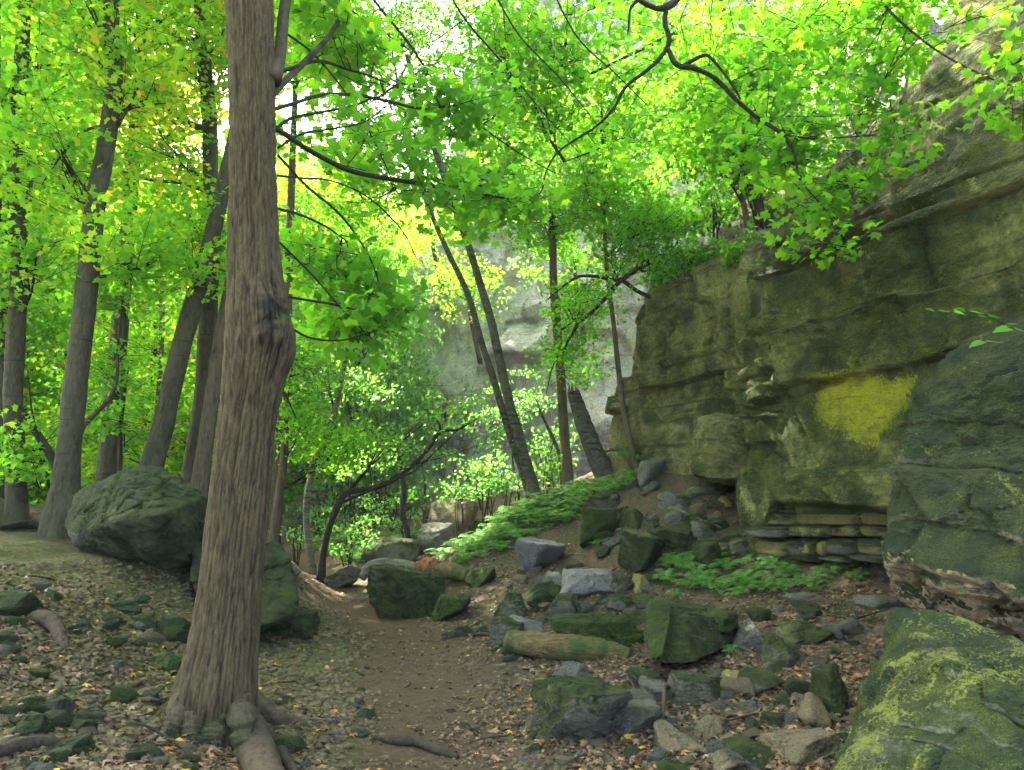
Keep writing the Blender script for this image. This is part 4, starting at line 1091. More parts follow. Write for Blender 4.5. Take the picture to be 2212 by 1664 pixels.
for k in range(12):
    a = P(rnd.uniform(908, 946), 1228, 12.4 + rnd.uniform(-.15, .1)); sp.append(tube([a, a + np.array([rnd.uniform(-.04, .04), 0, rnd.uniform(.08, .22)])], [.04, .004], 4, 6)[:2])
part('splinters', *join(sp), M['redwood'], e)
log('rotten_log', 'short yellow rotten log lying beyond the furrowed mossy boulder', 'log', [P(946,1232,12.0),P(975,1234,11.8),P(1012,1244,11.4)], [.10, .125, .09], 'wood', 4)
log('weathered_log', 'weathered yellow log with moss patches beside the long slab', 'log', [P(1098,1386,7.35),P(1150,1392,7.25),P(1230,1400,7.15),P(1310,1408,7.1),P(1362,1420,7.0)], [.10, .115, .12, .10, .07], 'wood', 5, n=90, m=32, wob=.22)
log('dark_stick', 'dark rotting branch lying against the furrowed boulder', 'branch', [g(872,1334,.03), g(905,1322,.06), g(950,1302,.08)], [.035, .05, .03], 'branch', 6)
log('pale_stick', 'pale stump of branch poking out beside the boulder behind the trunk', 'branch', [P(600,1205,12.6),P(625,1222,12.6),P(646,1240,12.6)], [.05, .075, .07], 'birch', 7)
log('root_piece', 'smooth grey root arching out of the left bank', 'root', [g(60,1340,.0), g(85,1352,.06), g(115,1368,.06), g(140,1398,-.02)], [.025, .045, .05, .03], 'root', 8)
log('dark_stick', 'dark stick lying along the top of the left bank', 'branch', [g(-10,1146,.02), g(60,1142,.05), g(120,1146,.02)], [.03, .05, .025], 'branch', 9)
log('surface_root', 'dark root crossing the lower left corner of the ground', 'root', [g(-20,1640,.02), g(40,1628,.03), g(110,1620,.03), g(170,1632,-.01)], [.03, .035, .03, .015], 'darkroot', 10)
log('surface_root', 'low grey root lying across the near path edge', 'root', [g(800,1590,-.01), g(850,1602,.01), g(900,1606,.01), g(950,1622,.0), g(990,1628,-.02)], [.015, .035, .03, .03, .012], 'darkroot', 11)
log('surface_root', 'dark root stub at the edge of the path by the trunk', 'root', [g(690,1560,.0), g(730,1566,.02), g(770,1580,-.01)], [.02, .03, .015], 'darkroot', 12)
log('fallen_twig', 'long thin twig lying across litter below the ferns', 'twig', [g(1700,1412,.05), g(1800,1370,.05), g(1890,1340,.06), g(1960,1325,.06)], [.006, .008, .007, .004], 'branch', 13)
log('fallen_twig', 'twig stuck upright in rubble before the big foreground rock', 'twig', [g(1420,1580,.0), g(1432,1540,.02), g(1436,1520,.12)], [.018, .016, .012], 'root', 14)
log('fallen_twig', 'pale crooked twig lying over the dark rock pile', 'twig', [g(1440,1130,.25), g(1490,1145,.2), g(1560,1158,.1)], [.008, .010, .006], 'birch', 15)
log('fallen_twig', 'small pale piece of birch twig on the path edge', 'twig', [g(1062,1446,.02), g(1092,1442,.02)], [.016, .016], 'birch', 16)
log('fallen_twig', 'dark twig lying on leaves under the bluish stone', 'twig', [g(1020,1375,.02), g(1050,1378,.03), g(1075,1385,.02)], [.012, .016, .010], 'branch', 17)

for k, (u, v) in enumerate([(150,1560),(260,1440),(90,1250),(230,1370),(620,1480),(700,1600),(330,1600),(1120,1560),(1240,1650),(1480,1530),(1600,1560),(1700,1480),(1560,1620),(1300,1440),(1020,1310),(1450,1350),(1660,1400),(1830,1430),(1330,1230),(1420,1190),(60,1480),(180,1225),(880,1480),(1000,1450),(590,1560),(1060,1600)]):
    a = rnd.uniform(0, 6.28); L_ = rnd.uniform(.12, .4); c = G(u, v); d_ = np.array([math.cos(a), math.sin(a) * .6, 0]) * L_ / 2
    q_ = [c - d_, c + np.array([rnd.uniform(-.03, .03), rnd.uniform(-.03, .03), 0]), c + d_]
    for p_ in q_: p_[2] = gz(p_[0], p_[1]) + rnd.uniform(.012, .04)
    sd_ = 'on the bank around the thick maple' if u < 760 else 'on the dirt path' if 800 < u < 1080 else 'in the litter between path and cliff'
    log('fallen_twig', f'thin dry twig lying {sd_}', 'twig', q_, [.005, .008, .003], rnd.choice(['root', 'branch', 'darkroot']), 70 + k, 14, 6)['group'] = f'thin dry twigs {sd_}'

# ------------------------------------------------------------------ foliage
def polar_leaf(spec, fold=0.18, droop=0.12):
    pts = [(0, 0)]
    for a, r in spec: pts.append((r * math.cos(rad(a)), r * math.sin(rad(a))))
    pts = np.array(pts)
    pts[:, 1] += 0.15
    z = -fold * np.abs(pts[:, 0]) - droop * np.maximum(pts[:, 1], 0) ** 2
    n = len(pts) - 1
    f = [(0, i, i % n + 1) for i in range(1, n)]
    return np.column_stack([pts, z]), np.array(f)
T_NEAR = polar_leaf([(-90, .12), (-55, .46), (-32, .50), (-10, .72), (2, .60), (22, .56), (33, .80), (43, 1.0), (54, .76), (68, .58), (80, .78), (90, 1.08),
                     (100, .78), (112, .58), (126, .76), (137, 1.0), (147, .80), (158, .56), (178, .60), (190, .72), (212, .50), (235, .46), (269.9, .12)], .25, .2)
T_MID = polar_leaf([(-90, .15), (-15, .72), (18, .70), (42, 1.0), (66, .72), (90, 1.08), (114, .72), (138, 1.0), (162, .70), (195, .72)])
T_FAR = polar_leaf([(-90, .25), (15, .95), (55, .62), (90, 1.05), (125, .62), (165, .95)])
T_OVAL = polar_leaf([(-90, .25), (-20, .38), (40, .45), (90, 1.0), (140, .45), (200, .38)])
def leaves(pos, nrm, tip, size, tone, tmpl):
    V, F = tmpl
    n = len(pos)
    nrm = nrm / np.linalg.norm(nrm, axis=1)[:, None]
    y = tip - nrm * (tip * nrm).sum(1)[:, None]; y /= np.linalg.norm(y, axis=1)[:, None] + 1e-9
    x = np.cross(y, nrm)
    s = np.asarray(size)[:, None, None] * 0.5
    v = pos[:, None] + s * (V[None, :, 0:1] * x[:, None] + V[None, :, 1:2] * y[:, None] + V[None, :, 2:3] * nrm[:, None])
    f = F[None] + (np.arange(n) * len(V))[:, None, None]
    return v.reshape(-1, 3), f.reshape(-1, 3), np.repeat(tone, len(V))
def prisms(A, C, r0, r1, sag=0.0):
    """thin three-sided twigs from A to C with one bend"""
    n = len(A)
    Bm = (A + C) / 2 + RG.normal(0, 0.06, (n, 3)) * np.linalg.norm(C - A, axis=1)[:, None] + np.array([0, 0, sag])
    D = C - A; D /= np.linalg.norm(D, axis=1)[:, None] + 1e-9
    X = np.cross(D, np.array([0.3, 0.5, 0.81])); X /= np.linalg.norm(X, axis=1)[:, None] + 1e-9
    Y = np.cross(D, X)
    vs = []
    for k, (Q, rr) in enumerate(((A, r0), (Bm, (r0 + r1) / 2), (C, r1))):
        rr = np.broadcast_to(np.asarray(rr, float), (n,))[:, None]
        for a in (0, 2.094, 4.189): vs.append(Q + (math.cos(a) * X + math.sin(a) * Y) * rr)
    v = np.stack(vs, 1)
    base = []
    for k in (0, 3):
        for j in range(3): base.append((k + j, k + (j + 1) % 3, k + 3 + (j + 1) % 3, k + 3 + j))
    f = np.array(base)[None] + (np.arange(n) * 9)[:, None, None]
    return v.reshape(-1, 3), f.reshape(-1, 4)

class Field:
    def __init__(s): s.P = []; s.N = []; s.T = []; s.S = []; s.C = []; s.tw = []
    def sprays(s, cen, out, rad_, nl, leaf, tone, tsd=0.10, tilt=0.22, jit=0.35, thick=0.10):
        """cen,out (n,3): spray centres and the way they grow"""
        n = len(cen)
        nl_ = n * nl
        N = np.column_stack([RG.normal(0, tilt, n), RG.normal(0, tilt, n), np.ones(n)])
        N = N - 0.35 * out * np.array([1, 1, 0]); N /= np.linalg.norm(N, axis=1)[:, None]
        o = out - N * (out * N).sum(1)[:, None]; o /= np.linalg.norm(o, axis=1)[:, None] + 1e-9
        w = np.cross(N, o)
        r = np.broadcast_to(rad_, (n,))
        a = RG.uniform(-1, 1, (n, nl)); bq = RG.uniform(-1, 1, (n, nl)) * (0.30 + 0.45 * np.sqrt(np.clip(1 - a * a, 0, 1)))
        # leaves gather along side twigs
        rowk = np.round(a * 4) / 4 + RG.normal(0, 0.05, (n, nl))
        a = np.where(RG.random((n, nl)) < .6, rowk, a)
        h = RG.normal(0, thick * 1.5, (n, nl)) - 0.25 * bq * bq
        p = cen[:, None] + r[:, None, None] * (a[..., None] * o[:, None] + bq[..., None] * w[:, None] + h[..., None] * N[:, None])
        ln = N[:, None] + RG.normal(0, jit, (n, nl, 3))
        tp_ = o[:, None] * 0.8 + np.sign(bq)[..., None] * w[:, None] * RG.uniform(0.2, 1.2, (n, nl, 1)) + RG.normal(0, .25, (n, nl, 3)) - np.array([0, 0, .45])
        s.P.append(p.reshape(-1, 3)); s.N.append(ln.reshape(-1, 3)); s.T.append(tp_.reshape(-1, 3))
        s.S.append(leaf * RG.uniform(0.45, 1.25, nl_))
        base = np.repeat(RG.normal(tone, tsd * 0.7, n), nl)
        s.C.append(np.clip(base + RG.normal(0, tsd, nl_), 0, 1))
        # spray spine
        s.tw.append((cen - o * r[:, None], cen + o * r[:, None] * 0.8, 0.005, 0.002))
        for q in (-.4,):
            for sg in (1, -1):
                s.tw.append((cen + o * r[:, None] * q, cen + o * r[:, None] * (q + .35) + w * r[:, None] * 0.5 * sg, 0.004, 0.0015))
    def arrays(s): return [np.concatenate(x) for x in (s.P, s.N, s.T, s.S, s.C)]

def crown(parent, blobs, mat, tmpl, leaf, spray, nl, dens=1.0, tone=0.5, pts=None, limbs=True, name='crown', tilt=.30, tsd=.10, twigmat='branch', singles=0, jit=.62, accept=None, twn=True, near=False):
    """blobs: (u, v, d, ru px, rv px, rd m, number of sprays, tone shift)"""
    leaf = leaf * (1.12 if leaf > .117 or d0(blobs) > 9 else 1.25)
    F = Field()
    stem = pts if pts is not None else None
    for bl in blobs:
        u, v, d, ru, rv, rdm, ns, ts = (list(bl) + [0])[:8]
        c = P(u, v, d); R = np.array([ru * d / FPX, rdm, rv * d / FPX])
        ns = max(1, int(ns * dens * DENS))
        q = RG.normal(size=(ns, 3)); q /= np.linalg.norm(q, axis=1)[:, None]
        q = q * (RG.random(ns) ** 0.42)[:, None]
        cen = c + q * R
        if stem is not None:
            k = np.argmin(np.linalg.norm(stem - (c - np.array([0, 0, 0.6 if d > 9 else .1])), axis=1)); root = stem[k]
        else: root = c - np.array([0, 0, R[2]])
        out = (cen - root) * np.array([1, 1, 0.25]) + RG.normal(0, 0.35, (ns, 3)) * np.linalg.norm(R)
        out /= np.linalg.norm(out, axis=1)[:, None]
        F.sprays(cen, out, spray * RG.uniform(.7, 1.25, ns), nl, leaf, tone + ts, tsd, tilt, jit)
        if limbs:
            t = RG.uniform(0.25, 0.9, ns)[:, None]
            st = root + (c - root) * t + RG.normal(0, 0.05, (ns, 3)) * R
            if near:
                st = stem[np.argmin(np.linalg.norm(stem[None] - cen[:, None], axis=2), 1)]
            F.tw.append((st[::2], (cen - out * spray * .8)[::2], 0.008 if d > 9 else 0.006, 0.004))
            if np.linalg.norm(c - root) > 0.5 and not near:
                F.tw.append((root[None], c[None] + RG.normal(0, .1, (1, 3)), 0.030 if d > 9 else .016, 0.010))
                ks = max(1, ns // 9); e2 = cen[RG.integers(0, ns, ks)]
                F.tw.append((np.repeat((root + (c - root) * .5)[None], ks, 0), e2, 0.016 if d > 9 else .010, 0.005))
    Pp, Nn, Tt, Ss, Cc = F.arrays()
    if accept is not None:
        k = accept(Pp); Pp, Nn, Tt, Ss, Cc = Pp[k], Nn[k], Tt[k], Ss[k], Cc[k]
    order = None
    if singles:
        yy = Pp[:, 1]; inview = (np.abs(Pp[:, 0] / yy) < 0.66) & (Pp[:, 2] - 1.6 < 0.67 * yy)
        key = np.where(inview, Ss / yy, 0)
        order = np.argsort(-key); one = order[:singles]; rest = order[singles:]
        me = mesh_np('leaf', *leaves(np.zeros((1, 3)), np.array([[0, 0, 1.]]), np.array([[0, 1., 0]]), np.ones(1), np.array([0.5]), tmpl)[:2], mat, False)
        mats = []
        org = world_loc(parent)
        vars_ = []
        for tq in (0.25, 0.4, 0.5, 0.6, 0.75):
            m2 = me.copy(); at = m2.attributes.new('tone', 'FLOAT', 'POINT'); at.data.foreach_set('value', np.full(len(m2.vertices), tq, np.float32)); vars_.append((tq, m2))
        for i in one:
            n_ = Nn[i] / np.linalg.norm(Nn[i]); y_ = Tt[i] - n_ * (Tt[i] @ n_); y_ /= np.linalg.norm(y_); x_ = np.cross(y_, n_)
            mm = min(vars_, key=lambda z: abs(z[0] - Cc[i]))[1]
            o = link('leaf', mm, parent)
            Mx = Matrix(np.column_stack([x_, y_, n_]).tolist()).to_4x4()
            o.matrix_local = Matrix.Translation(Vector(Pp[i] - org)) @ Mx @ Matrix.Scale(float(Ss[i]), 4)
        Pp, Nn, Tt, Ss, Cc = Pp[rest], Nn[rest], Tt[rest], Ss[rest], Cc[rest]
    v, f, tn = leaves(Pp, Nn, Tt, Ss, Cc, T_MID if tmpl is T_NEAR else tmpl)
    o = part(name, v, f, mat, parent, False, {'tone': tn})
    tag(o, kind='stuff')
    if twn:
        vs, fs, o_ = [], [], 0
        for A, C, r0, r1 in F.tw:
            a, b_ = prisms(np.asarray(A), np.asarray(C), r0, r1); vs.append(a); fs.append(b_ + o_); o_ += len(a)
        t_ = part('twigs', np.vstack(vs), np.vstack(fs), M[twigmat], parent, False); tag(t_, kind='stuff')
    return o
DENS = 2.0
d0 = lambda bl: bl[0][2]
GREEN = [(0.0, (0.022, 0.080, 0.012)), (0.3, (0.058, 0.165, 0.014)), (0.55, (0.098, 0.250, 0.016)), (0.78, (0.20, 0.34, 0.016)), (0.92, (0.44, 0.39, 0.02)), (1.0, (0.55, 0.33, 0.04))]
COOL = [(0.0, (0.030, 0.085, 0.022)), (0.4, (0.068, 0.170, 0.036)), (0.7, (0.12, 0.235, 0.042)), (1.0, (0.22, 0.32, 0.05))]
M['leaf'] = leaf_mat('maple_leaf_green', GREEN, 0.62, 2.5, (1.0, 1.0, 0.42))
M['leafcool'] = leaf_mat('cool_leaf_green', COOL, 0.55, 1.9, (0.9, 1.0, 0.6))  # bluish green leaves of birch, undergrowth and valley end

# named trees: crowns
crown(t_A, [(880,300,16.5,170,120,1.6,44),(800,430,16,110,90,1.5,26),(960,150,16.5,150,100,1.6,24,-.05),(900,50,18,230,100,2,26,.05),(690,120,17,110,170,1.6,22,.08),(800,20,17.5,170,70,1.6,18,.06),(1010,10,17,190,60,1.6,16,.02),(730,320,17,110,80,1.6,12,.05)], M['leaf'], T_FAR, .12, .55, 60, 1, .5, np.array(TR[[x[0] for x in TR].index(t_A)][1]))
crown(t_B, [(1060,400,16,150,100,1.2,34),(1120,250,15.5,150,120,1.6,36)], M['leaf'], T_FAR, .12, .55, 60, 1, .47, np.array(TR[[x[0] for x in TR].index(t_B)][1]))
def stemof(e): return np.array(TR[[x[0] for x in TR].index(e)][1])
crown(t_16, [(1190,470,14.5,120,70,1.6,30),(1260,640,14.5,90,60,1.2,12,-.1),(1240,780,14.4,70,50,1.1,8,-.1)], M['leaf'], T_FAR, .11, .5, 55, 1, .42, stemof(t_16))
crown(t_18, [(1310,430,13,110,80,1.5,24),(1290,330,13,120,80,1.5,22),(1400,480,12.8,90,60,1.2,16),(1350,560,13.2,70,40,1,7)], M['leaf'], T_FAR, .11, .5, 55, 1, .42, stemof(t_18))
crown(t_20, [(1260,660,12.8,70,60,.8,8),(1440,590,12.5,50,30,.8,6),(1210,740,12.9,50,40,.6,5)], M['leaf'], T_FAR, .10, .4, 45, 1, .42, stemof(t_20))
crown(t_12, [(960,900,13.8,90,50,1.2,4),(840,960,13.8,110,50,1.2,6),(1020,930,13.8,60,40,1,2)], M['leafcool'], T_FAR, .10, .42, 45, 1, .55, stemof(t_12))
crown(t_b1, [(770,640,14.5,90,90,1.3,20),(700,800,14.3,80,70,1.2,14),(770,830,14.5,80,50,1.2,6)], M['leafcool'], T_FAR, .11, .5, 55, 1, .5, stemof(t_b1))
crown(t_10, [(640,900,13.4,70,50,1.2,12),(650,760,13.4,70,80,1.2,16),(720,970,13.6,90,45,1.1,12,.05)], M['leaf'], T_FAR, .11, .5, 55, 1, .48, stemof(t_10))
crown(t_21, [(1600,270,11.5,110,90,1.2,16),(1540,350,11.5,90,70,1.0,10)], M['leaf'], T_MID, .11, .42, 40, 1, .42, stemof(t_21))
crown(t_22, [(1640,200,11.2,90,90,1.0,14),(1560,180,11.2,90,70,1.0,10)], M['leaf'], T_MID, .11, .42, 40, 1, .38, stemof(t_22))
# left group
crown(t_7, [(430,100,11.3,170,150,1.8,34,.12),(330,300,11,150,110,1.6,26,.10),(520,60,11.5,110,110,1.4,18,.15),(400,480,11.3,120,90,1.5,18,.05)], M['leaf'], T_MID, .12, .55, 48, 1, .63, stemof(t_7))
crown(t_3, [(230,40,9.3,180,130,1.5,22,.10),(120,340,9.2,130,120,1.3,18,.05),(300,160,9.3,110,90,1.2,10,.14),(330,560,9.4,100,60,1,9)], M['leaf'], T_MID, .12, .5, 44, 1, .62, stemof(t_3))
crown(t_2, [(20,200,9.8,130,130,1.5,20,.06),(-40,420,9.8,120,110,1.3,14),(90,560,9.8,90,80,1.1,10)], M['leaf'], T_MID, .12, .5, 44, 1, .58, stemof(t_2))
crown(t_pale, [(-30,650,10.4,90,80,1.2,10),(60,700,10.6,80,60,1.1,8)], M['leaf'], T_MID, .12, .5, 44, 1, .48, stemof(t_pale))
crown(t_6, [(560,40,10.6,110,120,1.4,16,.12),(420,560,10.6,110,80,1.3,10)], M['leaf'], T_MID, .12, .5, 44, 1, .63, stemof(t_6))
crown(t_s1, [(268,640,10.4,70,60,.8,7),(250,800,10.4,80,60,.8,7),(280,900,10.4,60,40,.7,4)], M['leaf'], T_MID, .10, .4, 40, 1, .45, stemof(t_s1))
crown(t_s4, [(80,930,9.8,60,45,.7,5),(60,1010,9.6,50,40,.6,4)], M['leaf'], T_MID, .10, .35, 36, 1, .52, stemof(t_s4))
crown(t_s3, [(350,620,17,110,110,1.6,13,.12),(350,800,17,110,80,1.6,9,.08)], M['leaf'], T_FAR, .13, .6, 55, 1, .52, stemof(t_s3))
crown(t_s2, [(250,700,15,100,90,1.5,9,.08),(200,860,15,100,60,1.4,7,.08)], M['leaf'], T_FAR, .13, .6, 55, 1, .48, stemof(t_s2))
crown(t_8, [(520,500,10.8,80,70,1,8)], M['leaf'], T_MID, .11, .45, 40, 1, .5, stemof(t_8))
# thick maple: its own low branches
mstem = np.vstack([q_[5:] for q_ in ALLL[maple.name]])
crown(maple, [(800,340,6.2,170,30,.8,5,0),(960,420,6.4,130,30,.7,5,0),(1090,430,6.9,110,26,.6,5,0),(880,215,6.3,150,30,.6,4,0),(1010,250,6.6,110,30,.6,4,0),
              (740,120,5.8,90,60,.6,7,.12),(700,560,5.9,70,60,.6,5),(840,640,6.1,90,26,.5,6,-.05),(780,700,5.9,70,20,.4,4,-.08),(690,40,5.6,70,60,.6,6,.16)],
      M['leaf'], T_NEAR, .115, .38, 34, 1, .46, mstem, True, singles=150, near=True)
# overhanging maple above the slope: crooked dark branch and broad leaves
ov = empty('maple_tree', (5.4, 6.8, 6.4))
tag(ov, 'dark crooked maple bough hanging over the slope with broad bright leaves', 'tree branch')
limb(ov, [(1900,-420,6.9,40),(1700,-260,6.7,32),(1560,-120,6.6,26),(1480,-20,6.5,20),(1440,16,6.4,17),(1405,14,6.35,13),(1370,-10,6.3,11),(1330,-70,6.2,9)], 'branch', 50, 12, wob=.3)
limb(ov, [(1440,14,6.4,12),(1436,50,6.4,12),(1446,85,6.4,12),(1432,118,6.4,10),(1400,150,6.4,9),(1350,190,6.5,8),(1325,235,6.6,7),(1285,275,6.7,6),(1210,325,6.8,5),(1180,370,6.9,4),(1165,420,7,3),(1100,480,7.1,2)], 'branch', 70, 10, wob=.25)
limb(ov, [(1442,105,6.4,12),(1462,140,6.4,12),(1500,148,6.4,12),(1545,170,6.45,11),(1590,215,6.5,10),(1640,258,6.6,9),(1690,290,6.6,8),(1715,330,6.6,6),(1730,390,6.6,4),(1780,450,6.6,3),(1820,510,6.6,1.5)], 'branch', 70, 10, wob=.25)
limb(ov, [(1480,140,6.4,10),(1520,120,6.4,9),(1540,130,6.4,7),(1580,180,6.45,6),(1600,215,6.5,5)], 'branch', 24, 8, wob=.25)
limb(ov, [(1700,292,6.6,5),(1760,300,6.6,4),(1850,295,6.6,3),(1940,290,6.6,2)], 'branch')
limb(ov, [(1725,380,6.6,4),(1800,392,6.6,3),(1880,388,6.6,2.5),(1960,375,6.6,1.5)], 'branch')
limb(ov, [(1378,0,6.35,9),(1362,20,6.35,6),(1358,60,6.35,5),(1355,75,6.35,2)], 'branch')
limb(ov, [(1700,-260,6.7,14),(1800,-120,6.4,10),(1900,0,6.2,7),(1960,60,6.1,6),(2040,120,6.0,5),(2140,170,5.9,4),(2230,200,5.8,2)], 'branch')
ovst = np.vstack([q_[4:] for q_ in ALLL[ov.name]]) if True else np.array([P(a, b_, 6.5) for a, b_ in [(1440,20),(1440,110),(1350,190),(1285,275),(1210,325),(1500,148),(1590,215),(1690,290),(1730,390),(1780,450),(1900,0),(2100,150)]])
crown(ov, [(1640,170,7.2,150,90,.8,9,.04),(1750,60,6.9,150,70,.7,9,.05),
           (1640,330,7.1,110,60,.6,5,.02),(1860,130,6.7,90,60,.6,5,.04),(1740,300,6.7,110,50,.5,6,.04),(1850,385,6.6,100,16,.4,4,.04),(1930,290,6.6,50,14,.3,2,.04),(1880,230,6.6,70,30,.3,2,.04),
           (1760,430,6.6,70,26,.3,3,.04),(1790,520,6.6,50,20,.25,2,.02),(1910,170,6.5,50,20,.3,2,.05),(1960,10,6.3,110,24,.5,4,.02),(2080,40,6.2,90,24,.4,2,.02),(2190,230,5.6,50,40,.3,2,.05),(2200,120,5.6,60,40,.3,2,.03),
           (1500,90,7.6,180,80,.8,6,.04),(1330,280,7.6,140,80,.8,4,.04)],
      M['leaf'], T_NEAR, .105, .36, 28, 1, .50, ovst, True, singles=285, tsd=.10, near=True)
# a second tree upslope fills the canopy behind the bough with finer leaves
up_ = empty('maple_tree', (4.8, 13.6, gz(4.8, 13.6) + 1.5)); tag(up_, 'airy maple whose fine layered leaves fill the view above the mossy cliff', 'tree')
us = np.array([(4.8, 13.6, gz(4.8, 13.6) + 1.2), (4.4, 13.0, 6.5), (3.8, 12.2, 9.0), (3.0, 11.4, 11.5)])
v, f, _ = tube(us, [.12, .10, .08, .04], 40, 12, .12, 4); part('trunk', v, f, M['trunk'], up_)
for q_ in [[(1480,60,11.6,10),(1380,110,11,8),(1250,170,10.6,6),(1120,210,10.2,3)], [(1540,180,12,10),(1440,250,11.4,8),(1320,310,10.8,5),(1220,350,10.4,3)], [(1500,-40,11.6,10),(1350,0,11,8),(1200,40,10.4,5),(1060,90,10,3)], [(1560,60,12,9),(1660,90,11,7),(1740,150,10.4,5),(1800,220,10,3)], [(1520,260,12.4,9),(1600,330,12,7),(1640,400,11.6,4)]]:
    limb(up_, q_, 'branch', 30, 8, seed=41)
ust = np.vstack(ALLL[up_.name])
crown(up_, [(1450,60,11,240,90,1.6,26,.04),(1220,90,10.4,180,100,1.6,24,.05),(1300,240,10.8,180,80,1.4,20,.02),(1500,240,11.6,150,90,1.2,18,0),(1640,150,11,140,100,1.2,16,.02),(1160,230,10.2,120,90,1.2,12,.04),(1780,20,10.4,110,60,1.0,9,.02),(1840,90,10.2,60,60,.8,5,.0),(1080,100,10,140,110,1.4,16,.06),(1600,340,12,90,50,.8,8,-.02)],
      M['leaf'], T_MID, .115, .5, 34, 1, .40, ust, True, tsd=.12)

# crowns of the valley trees behind
def _proto(seed, flat):
    """crown of a valley tree, one metre = one metre, centred on the stem; shared by several trees"""
    F = Field()
    k = 340
    q = RG.normal(size=(k, 3)); q /= np.linalg.norm(q, axis=1)[:, None]; q *= (RG.random(k) ** .33)[:, None]
    q = q * (1 + .35 * vnoise(q * 1.6 + seed, seed)[:, None])
    cen = q * np.array([1, 1, 1.0]) * np.array([3.0, 3.0, flat])
    out = cen * np.array([1, 1, .15]) + RG.normal(0, .4, (k, 3)); out /= np.linalg.norm(out, axis=1)[:, None]
    F.sprays(cen, out, .75 * RG.uniform(.7, 1.25, k), 56, .21, .5, .10, .32, .65)
    P_, N_, T_, S_, C_ = F.arrays()
    C_ = np.clip(C_ + .16 * vnoise(P_ * .7 + seed, 3), 0, 1)
    v, f, tn = leaves(P_, N_, T_, S_, C_, T_FAR)
    st = np.zeros((k, 3)); st[:, 2] = cen[:, 2] - 1.2
    kk = k // 5
    a1 = prisms(st[:kk], cen[:kk], .03, .01); a2 = prisms(cen[:kk], cen[:kk] + out[:kk] * .7, .008, .003)
    return v, f, tn, join([a1, a2])
def _cmesh(pr, mat, shift, nm='crown'):
    v, f, tn, tw = pr
    a = mesh_np(nm, v, f, mat, False, {'tone': np.clip(tn + shift, 0, 1)}); b2 = mesh_np('twigs', tw[0], tw[1], M['branch'], False)
    return a, b2
_pr = [_proto(1, 4.2), _proto(2, 5.2), _proto(3, 3.0)]
CM = {}
def valley_tree(u, d, ztop, zlow, w, ns, tone, label, group, mat='leaf', trunkw=.16, name='maple_tree'):
    x = (u - 1106) / FPX * d
    z0 = gz(x, d) - .2
    e = empty(name, (x, d, z0)); tag(e, label, 'tree', group)
    le = rnd.uniform(-.04, .04)
    pts = [(x + le * (t * ztop), d, z0 + t * (ztop - z0) * .9) for t in (0, .25, .5, .75, 1)]
    v, f, _ = tube(pts, [trunkw, trunkw * .85, trunkw * .65, trunkw * .4, .03], 24, 10, .12, int(u) % 50); part('trunk', v, f, M['trunk'], e)
    H_ = ztop - zlow; nb = max(1, int(round(H_ / 7.0)))
    for k in range(nb):
        i = rnd.randrange(3); fl = (4.2, 5.2, 3.0)[i]
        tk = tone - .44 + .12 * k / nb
        if i not in CM: CM[i] = _cmesh(_pr[i], M['leaf'], 0)
        zc = zlow + H_ * (k + .5) / nb
        for me in CM[i]:
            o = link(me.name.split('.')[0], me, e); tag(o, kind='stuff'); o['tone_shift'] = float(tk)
            if 'crown' in me.name: o.material_slots[0].link = 'OBJECT'; o.material_slots[0].material = M[mat]
            o.location = (le * zc + rnd.uniform(-.5, .5), rnd.uniform(-.5, .5), zc - z0); o.rotation_euler = (rnd.uniform(-.1, .1), rnd.uniform(-.1, .1), rnd.uniform(0, 6.28))
            s_ = w / 3.0; o.scale = (s_ * 1.1, s_ * 1.1, H_ / nb / 2 / fl * 1.15)
    return e
GL = 'leafy maples filling the valley behind the left trunks'
LL = 'bright leafy maple deep in the valley behind the grey trunks'
VL = ['leafy maple wholly beyond the left edge of the valley view', 'tall yellow-green maple at the far left edge of the valley', 'leafy maple right behind the two leftmost trunks', 'tall pale maple between the leftmost trunks and the knotty grey trunk',
      'low bushy maple just behind the knotty grey trunk', 'bright maple between the knotty grey trunk and the slanting trunk', 'low green maple in the gap by the slim leaning trunk', 'pale tall maple hidden behind the thick furrowed maple',
      'distant yellowish maple over the left end of the valley', 'distant yellowish maple above the big mossy boulder', 'low leafy maple at the foot of the leftmost trunks']
for k_, (u, d, zt, zl, w, ns, tn) in enumerate([(-330,17,16,2,2.6,30,.5),(-140,24,19,0,3.2,34,.56),(20,25,13,0,2.5,36,.60),(120,27,18,-1,3.4,40,.62),(215,27,7,-1,2.2,34,.60),(310,24,12,-1,2.8,34,.6),(470,25,9,-1,2.0,30,.58),(560,26,14,-1,2.8,34,.56),(-40,36,24,0,4.0,34,.64),(400,38,17,-1,4.0,34,.66),(-60,24,8,-1,2.2,30,.58)]):
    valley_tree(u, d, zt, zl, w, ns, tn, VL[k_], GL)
GM = 'green trees closing the end of the valley'
LM = 'soft green tree at the end of the valley beyond the white birch'
for (u, d, zt, zl, w, ns, tn) in [(660,28,14,0,3.0,32,.52),(715,22,8,0,2.2,24,.42),(780,33,15,1,3.4,34,.54),(790,24,7.5,3,1.7,16,.42)]:
    valley_tree(u, d, zt, zl, w, ns, tn, {660: 'tall soft green tree just right of the thick maple', 715: 'low bluish green tree behind the white birch', 780: 'tall pale tree above the white birch', 790: 'small airy tree before the edge of the far cliff'}[u], GM, 'leafcool' if d < 30 else 'leaf')
